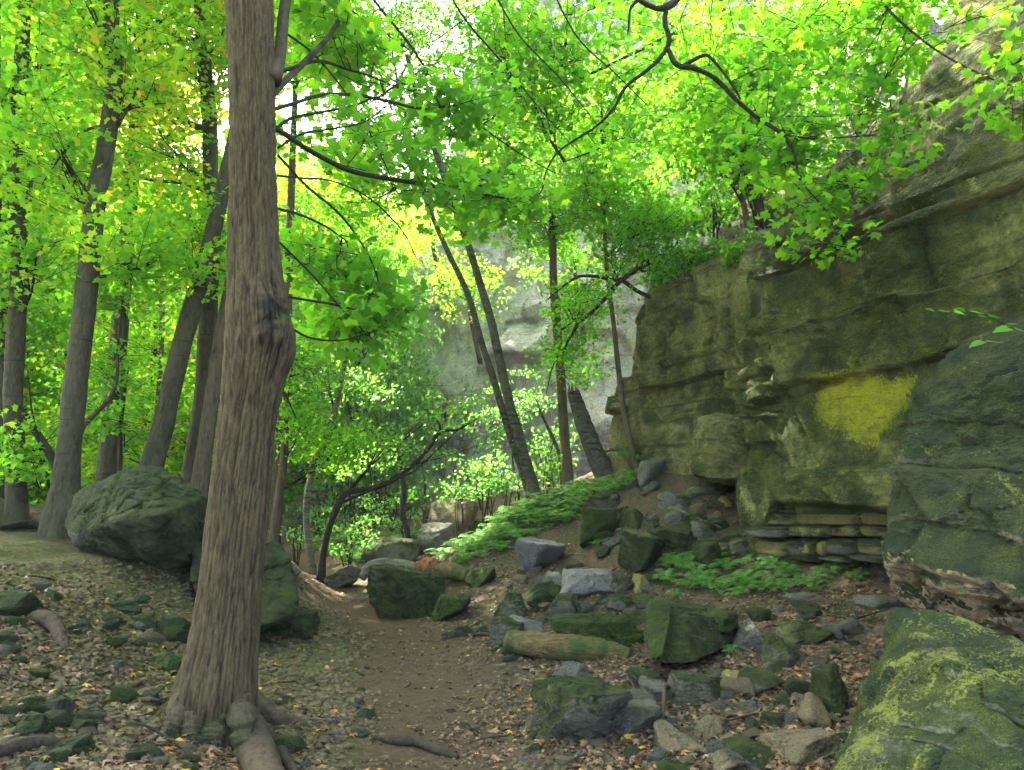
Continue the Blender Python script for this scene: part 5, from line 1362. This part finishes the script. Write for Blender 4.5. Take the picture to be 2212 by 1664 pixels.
# wooded far side of the valley: too far and too dense to count
hx, hy = np.meshgrid(np.linspace(-110, 14, 120), np.linspace(44, 150, 60))
hz = 1.0 + np.maximum(hy - 50, 0) * .42 * sstep(10, -30, hx + 0 * hy) + np.maximum(hy - 60, 0) * .25 + 1.5 * fbm(np.column_stack([hx.ravel(), hy.ravel(), 0 * hx.ravel()]) * .06, 4, 9).reshape(hx.shape) - 2.5 * sstep(50, 44, hy)
tag(top('hill', np.column_stack([hx.ravel(), hy.ravel(), hz.ravel()]), gridfaces(60, 120), M['bank'], (-40, 90, 0)), kind='structure')
k = 2200
q = np.column_stack([RG.uniform(-75, 8, k), RG.uniform(42, 66, k), RG.uniform(0, 1, k)])
q[:, 2] = -1 + q[:, 2] * (9 + .42 * np.maximum(q[:, 1] - 44, 0) + 6 * (1 + vnoise(np.column_stack([q[:, 0] * .12, q[:, 1] * .1, 0 * q[:, 0]]), 12)))
F = Field(); oo = RG.normal(size=(k, 3)) * np.array([1, 1, .2]); oo /= np.linalg.norm(oo, axis=1)[:, None]
F.sprays(q, oo, np.full(k, 1.7), 22, .78, .68, .12, .35, .7)
v, f, tn = leaves(*F.arrays(), T_OVAL)
tag(top('distant_woods', v, f, M['leaf'], (-30, 50, 5), False, {'tone': tn}), 'mass of sunlit woods filling the far side of the valley', 'woods', kind='stuff')
GC = 'trees growing along the top of the far cliff'
LC = 'sunlit tree leaning out from the far cliff'
CL = iter(['orange-tinged leafy tree at the edge of the far cliff', 'small leafy tree clinging to the far cliff between the birches', 'leafy tree above the far cliff over the tall leaning birches', 'broad leafy tree high over the straight tan trunk', 'small tree on the pale cliff beside the straight tan trunk', 'leafy tree high behind the crooked overhead bough', 'leafy tree on the pale cliff above the mossy cliff rim'])
for (u, v, d, ru, rv, rdm, ns, tn) in [(930,480,27,90,90,2,26,.66),(1010,620,25,80,80,1.4,14,.6),(1120,360,24,130,110,2,34,.58),(1300,250,23,150,120,2,36,.55),(1240,560,23,110,70,1.2,16,.5),(1480,180,21,150,130,2,30,.5),(1400,420,20,110,80,1.5,18,.46)]:
    c = P(u, v, d); e = empty('maple_tree', tuple(c + np.array([.4, 1.2, -2.2]))); tag(e, next(CL), 'tree', GC)
    st = [c + np.array([.4, 1.2, -2.4]), c + np.array([.1, .2, -1]), c]
    vv_, ff_, _ = tube(st, [.1, .07, .03], 12, 8, .1, 3); part('trunk', vv_, ff_, M['trunk'], e)
    crown(e, [(u, v, d, ru, rv, rdm, ns)], M['leaf'], T_FAR, .14, .6, 55, 1, tn, np.array(st), True)
# saplings and bushes in the undergrowth (middle distance)
GU = 'young saplings in the undergrowth'
def bush(u, v, d, ru, rv, rdm, ns, tn, label, mat='leafcool', leaf=.10, cat='bush', group=None, name='leafy_bush', tmpl=None, nl=40):
    c = P(u, v, d); g0 = np.array([c[0], c[1], gz(c[0], c[1])]) if d < 40 else c
    if g0[2] > c[2] or c[2] - g0[2] > 3.5: g0 = c - np.array([0, 0, rv * d / FPX + .3])
    e = empty(name, tuple(g0)); tag(e, label, cat, group)
    st = np.array([g0 + (c - g0) * t for t in (0, .4, .8)])
    ps = []
    for k in range(4):
        en = c + np.array([rnd.uniform(-1, 1) * ru, 0, rnd.uniform(0, 1) * rv]) * d / FPX * .7
        ps.append(tube([g0 + np.array([rnd.uniform(-.08, .08), 0, -.05]), (g0 + en) / 2 + np.array([rnd.uniform(-.1, .1), 0, .05]), en], [.014, .010, .004], 8, 5)[:2])
    part('stems', *join(ps), M['branch'], e)
    crown(e, [(u, v, d, ru, rv, rdm, ns)], M[mat], tmpl or T_FAR, leaf, .36, nl, 1, tn, st, True)
UL = iter(['airy bluish green sapling right of the white birch', 'sapling over the long dark limb of the crooked tree', 'low sapling between crooked tree and fallen birch log', 'sapling in front of the base of the far cliff', 'low sapling around the foot of the white birch', 'small pale sapling between slim brown trunk and white birch', 'high spreading sapling above the long dark limb', 'light sapling beside the tip of the long dark limb', 'low leafy growth directly behind the fallen birch log', 'sapling leaves around the broken dark stem'])
LU = 'low leafy sapling with bluish green leaves beyond the birch log'
for a in [(760,1000,16.5,100,50,1.2,6,.5),(850,1080,17.5,90,50,1.2,6,.5),(790,1140,16,70,30,1,4,.55),(920,1020,19,100,60,1.3,5,.45),(700,1130,18,70,40,1.2,4,.45),(640,1150,16,40,25,.8,2,.6),(820,900,19,90,50,1.5,3,.5),(960,850,20,110,50,1.3,2,.5),(760,1180,15,60,24,.8,3,.5),(880,1130,16.6,60,40,.9,3,.45)]:
    bush(*a, next(UL), group=GU)
BL = iter(['yellow-green bush left of the feet of the leaning birches', 'wide yellow-green bush above the tall tan block', 'low yellow-green bush touching the leaning birches', 'bright bush between leaning birches and straight tan trunk', 'upper bush left of the straight tan trunk', 'darker bush against the far cliff foot left of the birches', 'dark bush on the far cliff just behind the birches'])
LB = 'yellow-green leafy bush below the pair of leaning birches'
for a in [(1040,1020,15.5,50,34,.7,7,.42),(1000,1060,16,60,30,.8,8,.40),(1090,1040,15,50,30,.7,6,.42),(1180,1000,15.2,50,45,.7,8,.55),(1190,950,15.5,50,40,.7,5,.5),(1060,900,18,90,50,1.2,9,.42),(1120,860,18,70,60,1.2,8,.4)]:
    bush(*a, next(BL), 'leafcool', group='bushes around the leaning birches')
bush(1400, 985, 13.6, 50, 18, .6, 6, .35, 'broad-leaved dark green plant before the mossy cliff foot', 'leafcool', .14, 'plant', None, 'broad_leaved_plant')
RL = iter(['leafy bush on the lowest end of the mossy cliff rim', 'leafy bush in the middle of the mossy cliff rim', 'bush hanging below the lowest rim end', 'low bush hanging over the mossy cliff face', 'tiny bush by the corner of the big cliff', 'bush around the two small rim trees', 'bush right above the two small rim trees', 'bush on the sloping edge of the big cliff', 'large bush high on the bank left of the big cliff', 'small bush at the upper edge of the big cliff', 'bush on top of the big cliff beside the bough', 'wide bush high on the soil bank behind the rim', 'topmost bush on the soil bank'])
LR = 'scrubby bush spilling over the cliff rim'
for a in [(1450,470,13.5,90,45,.9,13,.4),(1540,440,12.8,80,50,.9,12,.36),(1420,560,13.2,60,22,.7,7,.4),(1500,560,12.4,60,26,.6,7,.3),(1590,560,11.4,30,22,.4,4,.3),(1640,400,12,60,60,.8,8,.32),(1720,330,12,70,60,.9,8,.34),(1760,230,12,60,70,.8,7,.36),(1680,200,13,80,80,1,11,.4),
          (1850,190,10.5,40,70,.5,5,.3),(1800,60,11,80,60,.8,9,.38),(1480,300,15,120,70,1.2,16,.44),(1620,90,14,110,80,1.2,14,.44)]:
    bush(*a, next(RL), 'leaf', group='bushes on the cliff rim', tmpl=T_MID)
def sprig(label, pts_uvd, leaf, n, tone, mat='leaf'):
    a = P(*pts_uvd[0]); e = empty('leafy_sprig', tuple(a)); tag(e, label, 'plant')
    pp = np.array([P(*q) for q in pts_uvd]); v, f, _ = tube(pp, np.linspace(.005, .002, len(pp)), 16, 6); part('stem', v, f, M['trunk'], e)
    c = catmull(pp, n); me = {}
    for k in range(n):
        for sg in (-1, 1):
            nn = np.array([[RG.normal(0, .25), -.45 + RG.normal(0, .2), 1]]); tt_ = np.array([[sg * .8 + RG.normal(0, .2), -.3, RG.normal(-.1, .2)]])
            v, f, tn = leaves(c[k:k + 1] + tt_ * .02, nn, tt_, np.array([leaf * rnd.uniform(.8, 1.2)]), np.array([tone + RG.normal(0, .06)]), T_OVAL)
            part('leaf', v, f, M[mat], e, False, {'tone': tn})
sprig('small bright sprig growing from the ledge crack of the big cliff', [(1775,716,8.0),(1800,706,7.9),(1830,696,7.85),(1845,686,7.8)], .13, 4, .5)
sprig('small sprig on the ledge further toward the overhang', [(1905,690,7.1),(1925,680,7.05),(1940,668,7.0)], .09, 3, .45)
sprig('oval-leaved twig reaching in above the overhanging boulder', [(2170,700,5.2),(2110,672,5.2),(2060,670,5.15),(2020,668,5.1)], .15, 5, .45)
sprig('large-leaved twig hanging at the right frame edge over the boulder', [(2300,640,4.5),(2230,690,4.5),(2170,710,4.5),(2125,735,4.5)], .22, 4, .5)
sprig('fresh green twig hanging beside the block corner at mid cliff', [(1640,560,9.4),(1625,580,9.3),(1615,605,9.3)], .11, 4, .5)

# added tall trees, crowns above the view keep sun off path and cliff
GO = 'added tall maples whose crowns shade the path from out of view'
for k, (x, y, zb_, zt, w, lb) in enumerate([(-7.2, 13.5, 9.5, 17, 3.4, 'beyond the knotty grey trunk'), (-11.5, 17, 10.5, 19, 3.8, 'behind the leftmost trunks'), (-6.0, 19.5, 13.5, 20, 3.4, 'beyond the tall forked trunk'), (-10.5, 9.5, 7.5, 16, 3.6, 'just outside the left edge'),
                                         (-9.5, 4.0, 8, 16, 3.4, 'far left of the path'), (-4.3, 8.3, 9.0, 15, 2.9, 'over the big mossy boulder'), (3.0, -6.5, 9, 16, 3.2, 'behind the viewer'),
                                         (-6, -6, 8, 16, 3.2, 'behind the viewer on the left bank')]):
    z0 = gz(x, y); e = empty('maple_tree', (x, y, z0)); tag(e, f'added tall maple {lb}, crown above the view for shade', 'tree', GO)
    pts = np.array([(x, y, z0 - .2), (x + .1, y, z0 + 5), (x, y + .2, z0 + 10), (x + .1, y, zt - 1)])
    v, f, _ = tube(pts, [.17, .14, .10, .04], 20, 10, .1, k)
    if "big mossy boulder" not in lb: part('trunk', v, f, M['trunk'], e)  # the added shade crown over the boulder hangs without a trunk
    i = k % 3; fl = (4.2, 5.2, 3.0)[i]
    for me in CM[i]:
        o = link(me.name.split('.')[0], me, e); tag(o, kind='stuff'); o['tone_shift'] = .10
        o.location = (0, 0, (zb_ + zt) / 2 - z0); o.rotation_euler = (0, 0, k * 1.7); o.scale = (w / 3.0, w / 3.0, (zt - zb_) / 2 / fl)
# crowns of thick and forked maples, out of view, placed to block sun
for k, (x, y, z, sx, sz) in enumerate([(-1.8, 6.2, 12.5, .95, .6), (-3.4, 11.5, 13.8, .9, .55)]):
    for me in CM[(k + 1) % 3]:
        o = link(me.name.split('.')[0], me, maple if k < 1 else t_7); tag(o, kind='stuff'); o['tone_shift'] = .05
        o.location = Vector((x, y, z)) - Vector(world_loc(o.parent)); o.scale = (sx, sx, sz); o.rotation_euler = (0, 0, k + 2.2)

# ------------------------------------------------------------------ ferns
def fern_mesh(seed, nf=8, name='fern'):
    r_ = np.random.default_rng(seed); vs, fs, tn, o = [], [], [], 0
    for k in range(nf):
        a = k * 2 * math.pi / nf + r_.uniform(-.3, .3); L_ = r_.uniform(.6, 1.0); rise = r_.uniform(.6, 1.1)
        n = 11
        t = np.linspace(0, 1, n + 1)
        c = np.column_stack([np.cos(a) * t * L_ * .8, np.sin(a) * t * L_ * .8, rise * (t - .75 * t ** 2) * 1.2])
        T = np.gradient(c, axis=0); T /= np.linalg.norm(T, axis=1)[:, None]
        side = np.array([-math.sin(a), math.cos(a), 0])
        for i in range(1, n):
            w = 0.24 * L_ * math.sin(math.pi * (0.12 + 0.88 * (1 - t[i])) ) ** .8 if i > 1 else .12
            wd = 0.045 * L_
            for sg in (-1, 1):
                p0 = c[i] - T[i] * wd * .5; p1 = c[i] + T[i] * wd * .5; tip = c[i] + side * sg * w + T[i] * w * .35 - np.array([0, 0, w * .18])
                mid = (p0 + tip) / 2 + T[i] * wd * .9
                vs += [p0, p1, mid, tip]; fs += [(o, o + 1, o + 2), (o, o + 2, o + 3)]; o += 4
                tn += [r_.uniform(.35, .65)] * 4
    me = mesh_np(name, np.array(vs), np.array(fs), M['fern'], False, {'tone': np.array(tn)})
    return me
M['fern'] = leaf_mat('fern_green', [(0.0, (0.03, 0.10, 0.02)), (0.5, (0.075, 0.20, 0.035)), (1.0, (0.15, 0.30, 0.04))], 0.4, 1.3, (.95, 1, .5))
ferns = [fern_mesh(s) for s in (1, 2, 3, 4)]
def nrm_at(x, y):
    e = .08
    n = np.array([-(gz(x + e, y) - gz(x - e, y)) / (2 * e), -(gz(x, y + e) - gz(x, y - e)) / (2 * e), 1]); return n / np.linalg.norm(n)
def put(me, name, x, y, s, label, cat, group, dz=0.0, follow=.6, zs=1.0):
    o = link(name, me, None, (x, y, gz(x, y) + dz)); tag(o, label, cat, group)
    n = nrm_at(x, y) * follow + np.array([0, 0, 1 - follow])
    q = Vector((0, 0, 1)).rotation_difference(Vector(n)) @ Matrix.Rotation(rnd.uniform(0, 6.28), 4, 'Z').to_quaternion()
    o.rotation_mode = 'QUATERNION'; o.rotation_quaternion = q; o.scale = (s, s, s * zs)
    return o
def inreg(poly, n):
    poly = np.array(poly, float); lo, hi = poly.min(0), poly.max(0); out_ = []
    while len(out_) < n:
        u, v = rnd.uniform(lo[0], hi[0]), rnd.uniform(lo[1], hi[1])
        if inpoly(np.array([u]), np.array([v]), poly)[0] > 0: out_.append((u, v))
    return out_
for (u, v) in inreg([(1430,1230),(1500,1195),(1640,1200),(1800,1215),(1860,1240),(1780,1290),(1650,1280),(1560,1300),(1440,1290)], 62):
    g_ = G(u, v); put(rnd.choice(ferns), 'fern', g_[0], g_[1], rnd.uniform(.16, .30), 'small fern in the patch below the cliff foot', 'fern', 'ferns below the cliff foot')
for (u, v, s, lb) in [(1450,1218,.26,'fern tuft growing beside the bulky dark rock'),(1505,1075,.3,'fern tuft on the litter below the stone pillar'),(1578,1414,.16,'lone fern rooted under the cracked grey rock'),(1432,1400,.14,'narrow fern against the draped moss of the upright block'),
                      (1180,1190,.0,''),(1292,1180,.2,'small plant in litter below the moss curtain rock'),(1850,1262,.2,'fern clump nearest the overhanging boulder'),(1250,1312,.10,'tiny fern sprouting on the pale rounded rock')]:
    if s: g_ = G(u, v); put(rnd.choice(ferns), 'fern', g_[0], g_[1], s, lb, 'fern', None)
# fern bank: far too dense to count
def mass(name, label, cat, regs, size):
    vs, fs, tn, o = [], [], [], 0
    src = []
    for me in ferns[:3]:
        v = np.empty(len(me.vertices) * 3, np.float32); me.vertices.foreach_get('co', v); f = np.empty(len(me.polygons) * 3, np.int32)
        me.loops.foreach_get('vertex_index', f); a = np.empty(len(me.vertices), np.float32); me.attributes['tone'].data.foreach_get('value', a)
        src.append((v.reshape(-1, 3), f.reshape(-1, 3), a))
    for poly, n, tb in regs:
        for (u, v_) in inreg(poly, n):
            g_ = G(u, v_); v, f, a = src[rnd.randrange(3)]; s = size * rnd.uniform(.4, 1.35); ang = rnd.uniform(0, 6.28)
            R = np.array([[math.cos(ang), -math.sin(ang), 0], [math.sin(ang), math.cos(ang), 0], [0, 0, 1]])
            vs.append((v @ R.T) * s + np.array([g_[0], g_[1], gz(g_[0], g_[1])])); fs.append(f + o); o += len(v); tn.append(np.clip(a + tb + rnd.uniform(-.1, .1), 0, 1))
    c = np.vstack(vs).mean(0)
    return tag(top(name, np.vstack(vs), np.vstack(fs), M['fern'], c, False, {'tone': np.concatenate(tn)}), label, cat, kind='stuff')
mass('fern_ground_cover', 'dense carpet of low ferns covering the bank below the birches', 'ferns',
     [([(935,1215),(960,1170),(1040,1130),(1120,1090),(1200,1065),(1330,1035),(1400,1020),(1360,1060),(1280,1085),(1240,1130),(1150,1165),(1080,1200),(1000,1222)], 230, .08), ([(1170,1085),(1230,1060),(1330,1040),(1270,1100),(1200,1140)], 70, .12),
      ([(1040,1130),(1130,1088),(1180,1110),(1080,1160)], 60, .15), ([(640,1190),(700,1150),(900,1150),(940,1200),(780,1205)], 110, -.05), ([(740,1215),(800,1195),(830,1210),(780,1225)], 16, .1)], .34)

# ------------------------------------------------------------------ loose stones and fallen leaves
def zone(x, y):
    pd = float(path_d(np.array([[x, y]]))[0])
    if pd < .42: return 'path'
    cx = np.interp(y, pathc[:, 1], pathc[:, 0]) if True else 0
    return 'left' if x < cx else 'right'
Lst = {'left': ('loose mossy stone lying on the leafy bank around the thick maple', 'stones on the bank around the maple'),
       'right': ('loose grey stone lying in brown litter between path and cliff', 'stones scattered between path and cliff'),
       'path': ('small stone trodden into the dirt path', 'stones in the dirt path')}
smesh = {}
for mk in ('mossy', 'halfmossy', 'bare', 'tan', 'bright'):
    smesh[mk] = [make_rock_mesh('stone', (1, .8, .5), 300 + 7 * k + len(mk), 3, 9, 1.0, M[mk], .1) for k in range(4)]
cnt = 0
def scatter_px(n, vlo=1180, power=1.0):
    out_ = []
    while len(out_) < n:
        u = rnd.uniform(-60, 2260); v = vlo + (1750 - vlo) * rnd.random() ** power
        x_ = onz(u, v, .3)
        out_.append((u, v))
    return out_
for (u, v) in scatter_px(520, 1230, .8):
    g_ = G(u, min(v, 1760))
    if g_[1] > 13 or g_[1] < 2.6 or g_[0] > 3.6: continue
    zn = zone(g_[0], g_[1])
    if zn == 'path' and rnd.random() < .9: continue
    if g_[0] > 1.9 and g_[1] < 4.2: continue
    s = rnd.uniform(.022, .06) * (1 + .5 * (rnd.random() < .25)) * (0.75 + g_[1] * .07)
    if zn == 'left': mk = rnd.choice(['halfmossy', 'bright', 'halfmossy', 'tan', 'bare'])
    elif u > 1400 and v > 1480: mk = rnd.choice(['tan', 'tan', 'halfmossy', 'tan'])
    else: mk = rnd.choice(['halfmossy', 'bare', 'mossy', 'tan', 'halfmossy'])
    lb, gr = Lst[zn]
    if zn == 'right' and mk == 'tan': lb, gr = 'loose tan rubble stone in the litter before the lichen boulder', 'tan rubble stones'
    szw = 'fist-sized' if s > .07 else 'small' if s > .045 else 'tiny'
    cw = {'mossy': 'dark mossy', 'halfmossy': 'grey-green', 'bare': 'grey', 'tan': 'tan', 'bright': 'bright green'}[mk]
    wh = {'left': 'on the slope around the thick maple', 'right': 'in brown litter between path and cliff', 'path': 'trodden into the dirt path'}[zn]
    if zn == 'left' and g_[0] < -2.6: wh = 'on the upper slope below the big angular boulder'
    if zn == 'right' and g_[1] > 7.5: wh = 'in the litter below the rock pile'
    lb = f'{szw} {cw} stone lying {wh}'; gr = f'{szw} {cw} stones {wh}'
    put(rnd.choice(smesh[mk]), 'stone', g_[0], g_[1], s, lb, 'stone', gr, dz=s * .15, follow=.8, zs=rnd.uniform(.5, 1.1))
    cnt += 1
    if cnt >= 285: break
# broken rocks jumbled over the slope below the cliffs
rmesh = {mk: [make_rock_mesh('rock', (1, .8, .7), 500 + 7 * k + len(mk), 4, 8, 1.2, M[mk], .05) for k in range(4)] for mk in ('mossy', 'halfmossy', 'bare', 'bright', 'tan')}
for poly, n, s0_, s1_, wh in [([(1250,1060),(1420,1040),(1580,1090),(1600,1190),(1440,1230),(1300,1200)], 46, .07, .17, 'in the rock pile below the mossy cliff'),
                              ([(1090,1200),(1350,1180),(1450,1250),(1400,1340),(1100,1330)], 34, .06, .13, 'among the slabs in the middle of the slope'),
                              ([(1560,1330),(1880,1290),(1850,1480),(1600,1500),(1480,1470)], 34, .05, .13, 'in the litter before the big cliff'),
                              ([(1400,1480),(1800,1480),(1740,1660),(1380,1660)], 26, .04, .09, 'in the rubble beside the lichen boulder'),
                              ([(0,1290),(330,1290),(380,1480),(300,1660),(0,1660)], 30, .04, .09, 'on the bank at the left of the thick maple')]:
    for (u, v) in inreg(poly, n):
        g_ = G(u, v); mk = rnd.choice(['halfmossy', 'bare', 'bare', 'mossy', 'tan'] if 'left' not in wh else ['mossy', 'halfmossy', 'bright']); s = rnd.uniform(s0_, s1_)
        cw = {'mossy': 'dark mossy', 'halfmossy': 'grey-green', 'bare': 'grey', 'bright': 'bright mossy', 'tan': 'tan'}[mk]; sw = 'broken' if s < (s0_ + s1_) / 2 else 'bulky'
        put(rnd.choice(rmesh[mk]), 'rock', g_[0], g_[1], s, f'{sw} {cw} rock lying {wh}', 'rock', f'{sw} {cw} rocks {wh}', dz=s * .15, follow=.7, zs=rnd.uniform(.5, 1.0))
# gravel: tiny stones, uncountable
rv, rf = ico(1)
def gravel(name, n, mats, smin, smax, vlo, label, cond):
    vs, fs, o = [], [], 0; k = 0
    U = np.where(RG.random(n * 3) < .16, RG.uniform(-1100, -80, n * 3), RG.uniform(-80, 2280, n * 3)); Vv = vlo + (1745 - vlo) * RG.random(n * 3) ** .8
    zg = np.zeros(len(U)); 
    pos = np.array([onz(u, max(v, 1110), .25) for u, v in zip(U, Vv)])
    # settle along the ray by two fixed-point steps
    for it in range(6):
        zg = H(pos[:, 0], pos[:, 1])
        r = np.array([ray(u, v) for u, v in zip(U, Vv)]); t = (zg - CAM[2]) / np.minimum(r[:, 2], -1e-3); t = np.clip(t, 1, 14 / r[:, 1])
        pos = .5 * pos + .5 * (CAM + r * t[:, None])
    pos[:, 2] = H(pos[:, 0], pos[:, 1])
    ok = cond(pos) & (pos[:, 1] < 13.5) & (pos[:, 1] > 2) & (pos[:, 0] < 3.9)
    pos = pos[ok][:n]
    m_ = len(pos)
    s = RG.uniform(smin, smax, m_) * (0.8 + 0.06 * pos[:, 1])
    q = rv[None] * (1 + RG.uniform(-.35, .35, (m_, len(rv), 1))) * np.stack([RG.uniform(.7, 1.3, m_), RG.uniform(.6, 1.2, m_), RG.uniform(.35, .7, m_)], 1)[:, None]
    ang = RG.uniform(0, 6.28, m_); ca, sa = np.cos(ang)[:, None], np.sin(ang)[:, None]
    q = np.stack([q[..., 0] * ca - q[..., 1] * sa, q[..., 0] * sa + q[..., 1] * ca, q[..., 2]], -1)
    v = pos[:, None] + q * s[:, None, None]
    f = rf[None] + (np.arange(m_) * len(rv))[:, None, None]
    tag(top(name, v.reshape(-1, 3), f.reshape(-1, 3), mats, (0, 5, 0), False), label, 'gravel', kind='stuff')
pdf = lambda p: path_d(p[:, :2]) + .22 * fbm(p * 1.8, 3, 94)
leftside = lambda p: p[:, 0] < np.interp(p[:, 1], pathc[:, 1], pathc[:, 0])
gravel('gravel', 6000, M['pebble'], .010, .034, 1120, 'mossy gravel covering the bank around the maple', lambda p: leftside(p) & (pdf(p) > .45))
gravel('gravel', 2200, M['bare'], .006, .024, 1200, 'small grey gravel between path and cliff', lambda p: ~leftside(p) & (pdf(p) > .4))
gravel('gravel', 2000, M['tan'], .008, .028, 1200, 'tan rubble crumbs in the litter', lambda p: (pdf(p) > .35) & (vnoise(p * .9, 5) > -.1))

LIT = [(0.0, (0.035, 0.022, 0.014)), (0.30, (0.10, 0.060, 0.034)), (0.55, (0.150, 0.098, 0.056)), (0.74, (0.25, 0.175, 0.105)), (0.84, (0.36, 0.13, 0.035)), (0.92, (0.46, 0.26, 0.035)), (1.0, (0.48, 0.38, 0.07))]
M['litter'] = leaf_mat('fallen_leaf', LIT, 0.12, 1.0, (1, 1, 1))
T_CURL = polar_leaf([(-90, .12), (-15, .66), (20, .40), (42, .95), (66, .42), (90, 1.05), (114, .42), (138, .95), (160, .40), (195, .66)], .42, .30)
T_CHIP = polar_leaf([(-90, .5), (0, .5), (60, .8), (120, .9), (190, .45)], .35, .3)
def groundpos(n, vlo, vhi=1745, power=.8):
    U = np.where(RG.random(n) < .16, RG.uniform(-1100, -80, n), RG.uniform(-80, 2290, n)); Vv = vlo + (vhi - vlo) * RG.random(n) ** power
    r = np.array([ray(u, v) for u, v in zip(U, Vv)])
    pos = CAM + r * ((.25 - CAM[2]) / np.minimum(r[:, 2], -.02))[:, None]
    for it in range(8):
        zg = H(pos[:, 0], pos[:, 1], False); t = (zg - CAM[2]) / np.minimum(r[:, 2], -1e-3); t = np.clip(t, 1, 15 / r[:, 1])
        pos = .5 * pos + .5 * (CAM + r * t[:, None])
    pos[:, 2] = H(pos[:, 0], pos[:, 1])
    return pos
def litter(n, vlo, size, tmpl, label, pathkeep, tonef):
    pos = groundpos(n, vlo)
    pd = pdf(pos) + .28 * fbm(pos * 2.2, 3, 93); keep = (RG.random(n) < np.where(pd < .45, pathkeep, 1)) & (pos[:, 1] > 2) & (pos[:, 1] < 14.5) & (pos[:, 0] < 4.2)
    # leaves gather in drifts
    keep &= (vnoise(pos * 1.3, 91) + .5 * vnoise(pos * 4, 92) + RG.normal(0, .5, n)) > -.45
    pos = pos[keep]; k = len(pos)
    nn = np.column_stack([RG.normal(0, .38, k), RG.normal(0, .38, k), np.ones(k)]); tt_ = np.column_stack([RG.normal(0, 1, k), RG.normal(0, 1, k), RG.normal(0, .15, k)])
    s = size * RG.uniform(.45, 1.15, k); pos[:, 2] += s * RG.uniform(.08, .30, k)
    return pos, nn, tt_, s, tonef(pos, k)
def tone1(pos, k):
    lf = leftside(pos)
    t = np.where(RG.random(k) < .60, RG.uniform(.08, .52, k), RG.uniform(.45, .80, k)); t = np.where(RG.random(k) < .05, RG.uniform(.82, .98, k), t)
    return np.where(lf & (t < .8), t * .78 + .03, t)
Pq = litter(43000, 1010, .088, T_CURL, '', .34, tone1)
idx = np.argsort(-(Pq[3] * (1 + .9 * (Pq[4] > .8)) / Pq[0][:, 1]))
big = idx[:240]; rest = idx[240:]
v, f, tn = leaves(Pq[0][rest], Pq[1][rest], Pq[2][rest], Pq[3][rest], Pq[4][rest], T_CURL)
tag(top('fallen_leaves', v, f, M['litter'], (0, 6, 0), False, {'tone': tn}), 'brown and tan leaf litter drifting over slope and path edges', 'leaf litter', kind='stuff')
Pc = litter(39000, 1010, .05, T_CHIP, '', 1.0, lambda p, k: RG.uniform(.1, .7, k))
v, f, tn = leaves(*Pc, T_CHIP)
tag(top('leaf_fragments', v, f, M['litter'], (0, 6, 0), False, {'tone': tn}), 'crumbled bits of dry leaves covering the forest floor', 'leaf litter', kind='stuff')
base = mesh_np('fallen_leaf', *leaves(np.zeros((1, 3)), np.array([[0, 0, 1.]]), np.array([[0, 1., 0]]), np.ones(1), np.array([0.5]), T_CURL)[:2], M['litter'], False)
tones = {'dark brown': .2, 'light brown': .5, 'pale tan': .72, 'orange': .85, 'golden': .93, 'yellow': 1.0}; tm_ = {}
for kx, tq in tones.items():
    m2 = base.copy(); at = m2.attributes.new('tone', 'FLOAT', 'POINT'); at.data.foreach_set('value', np.full(len(m2.vertices), tq, np.float32)); tm_[kx] = m2
for i in big:
    p_, n_, t_, s_i, c_i = (a[i] for a in Pq)
    kx = min(tones, key=lambda k: abs(tones[k] - c_i)); zn = zone(p_[0], p_[1])
    where = {'left': 'on the bank around the thick maple', 'right': 'in the litter between path and cliff', 'path': 'on the bare dirt path'}[zn]
    o = link('fallen_leaf', tm_[kx], None, tuple(p_)); tag(o, f'{kx} fallen maple leaf lying {where}', 'fallen leaf', f'{kx} fallen leaves {where}')
    n_ = n_ / np.linalg.norm(n_); y_ = t_ - n_ * (t_ @ n_); y_ /= np.linalg.norm(y_); x_ = np.cross(y_, n_)
    o.matrix_world = Matrix.Translation(Vector(p_)) @ Matrix(np.column_stack([x_, y_, n_]).tolist()).to_4x4() @ Matrix.Scale(float(s_i) * 1.15, 4)

# ------------------------------------------------------------------ the damp air of the gorge
hz_m, nt, out = newmat('haze')
vp = nt.nodes.new('ShaderNodeVolumePrincipled'); vp.inputs['Color'].default_value = (0.86, 0.93, 0.90, 1); vp.inputs['Density'].default_value = 0.0007
vp.inputs['Anisotropy'].default_value = 0.3
nt.links.new(vp.outputs[0], out.inputs['Volume'])
_vs = np.array([(x, y, z) for x in (-150, 150) for y in (-110, 390) for z in (-12, 60)], float)
_fs = np.array([(0, 1, 3, 2), (4, 6, 7, 5), (0, 4, 5, 1), (2, 3, 7, 6), (0, 2, 6, 4), (1, 5, 7, 3)])
HAZE = True
if HAZE: tag(link('haze', mesh_np('haze', _vs, _fs, hz_m)), kind='stuff')
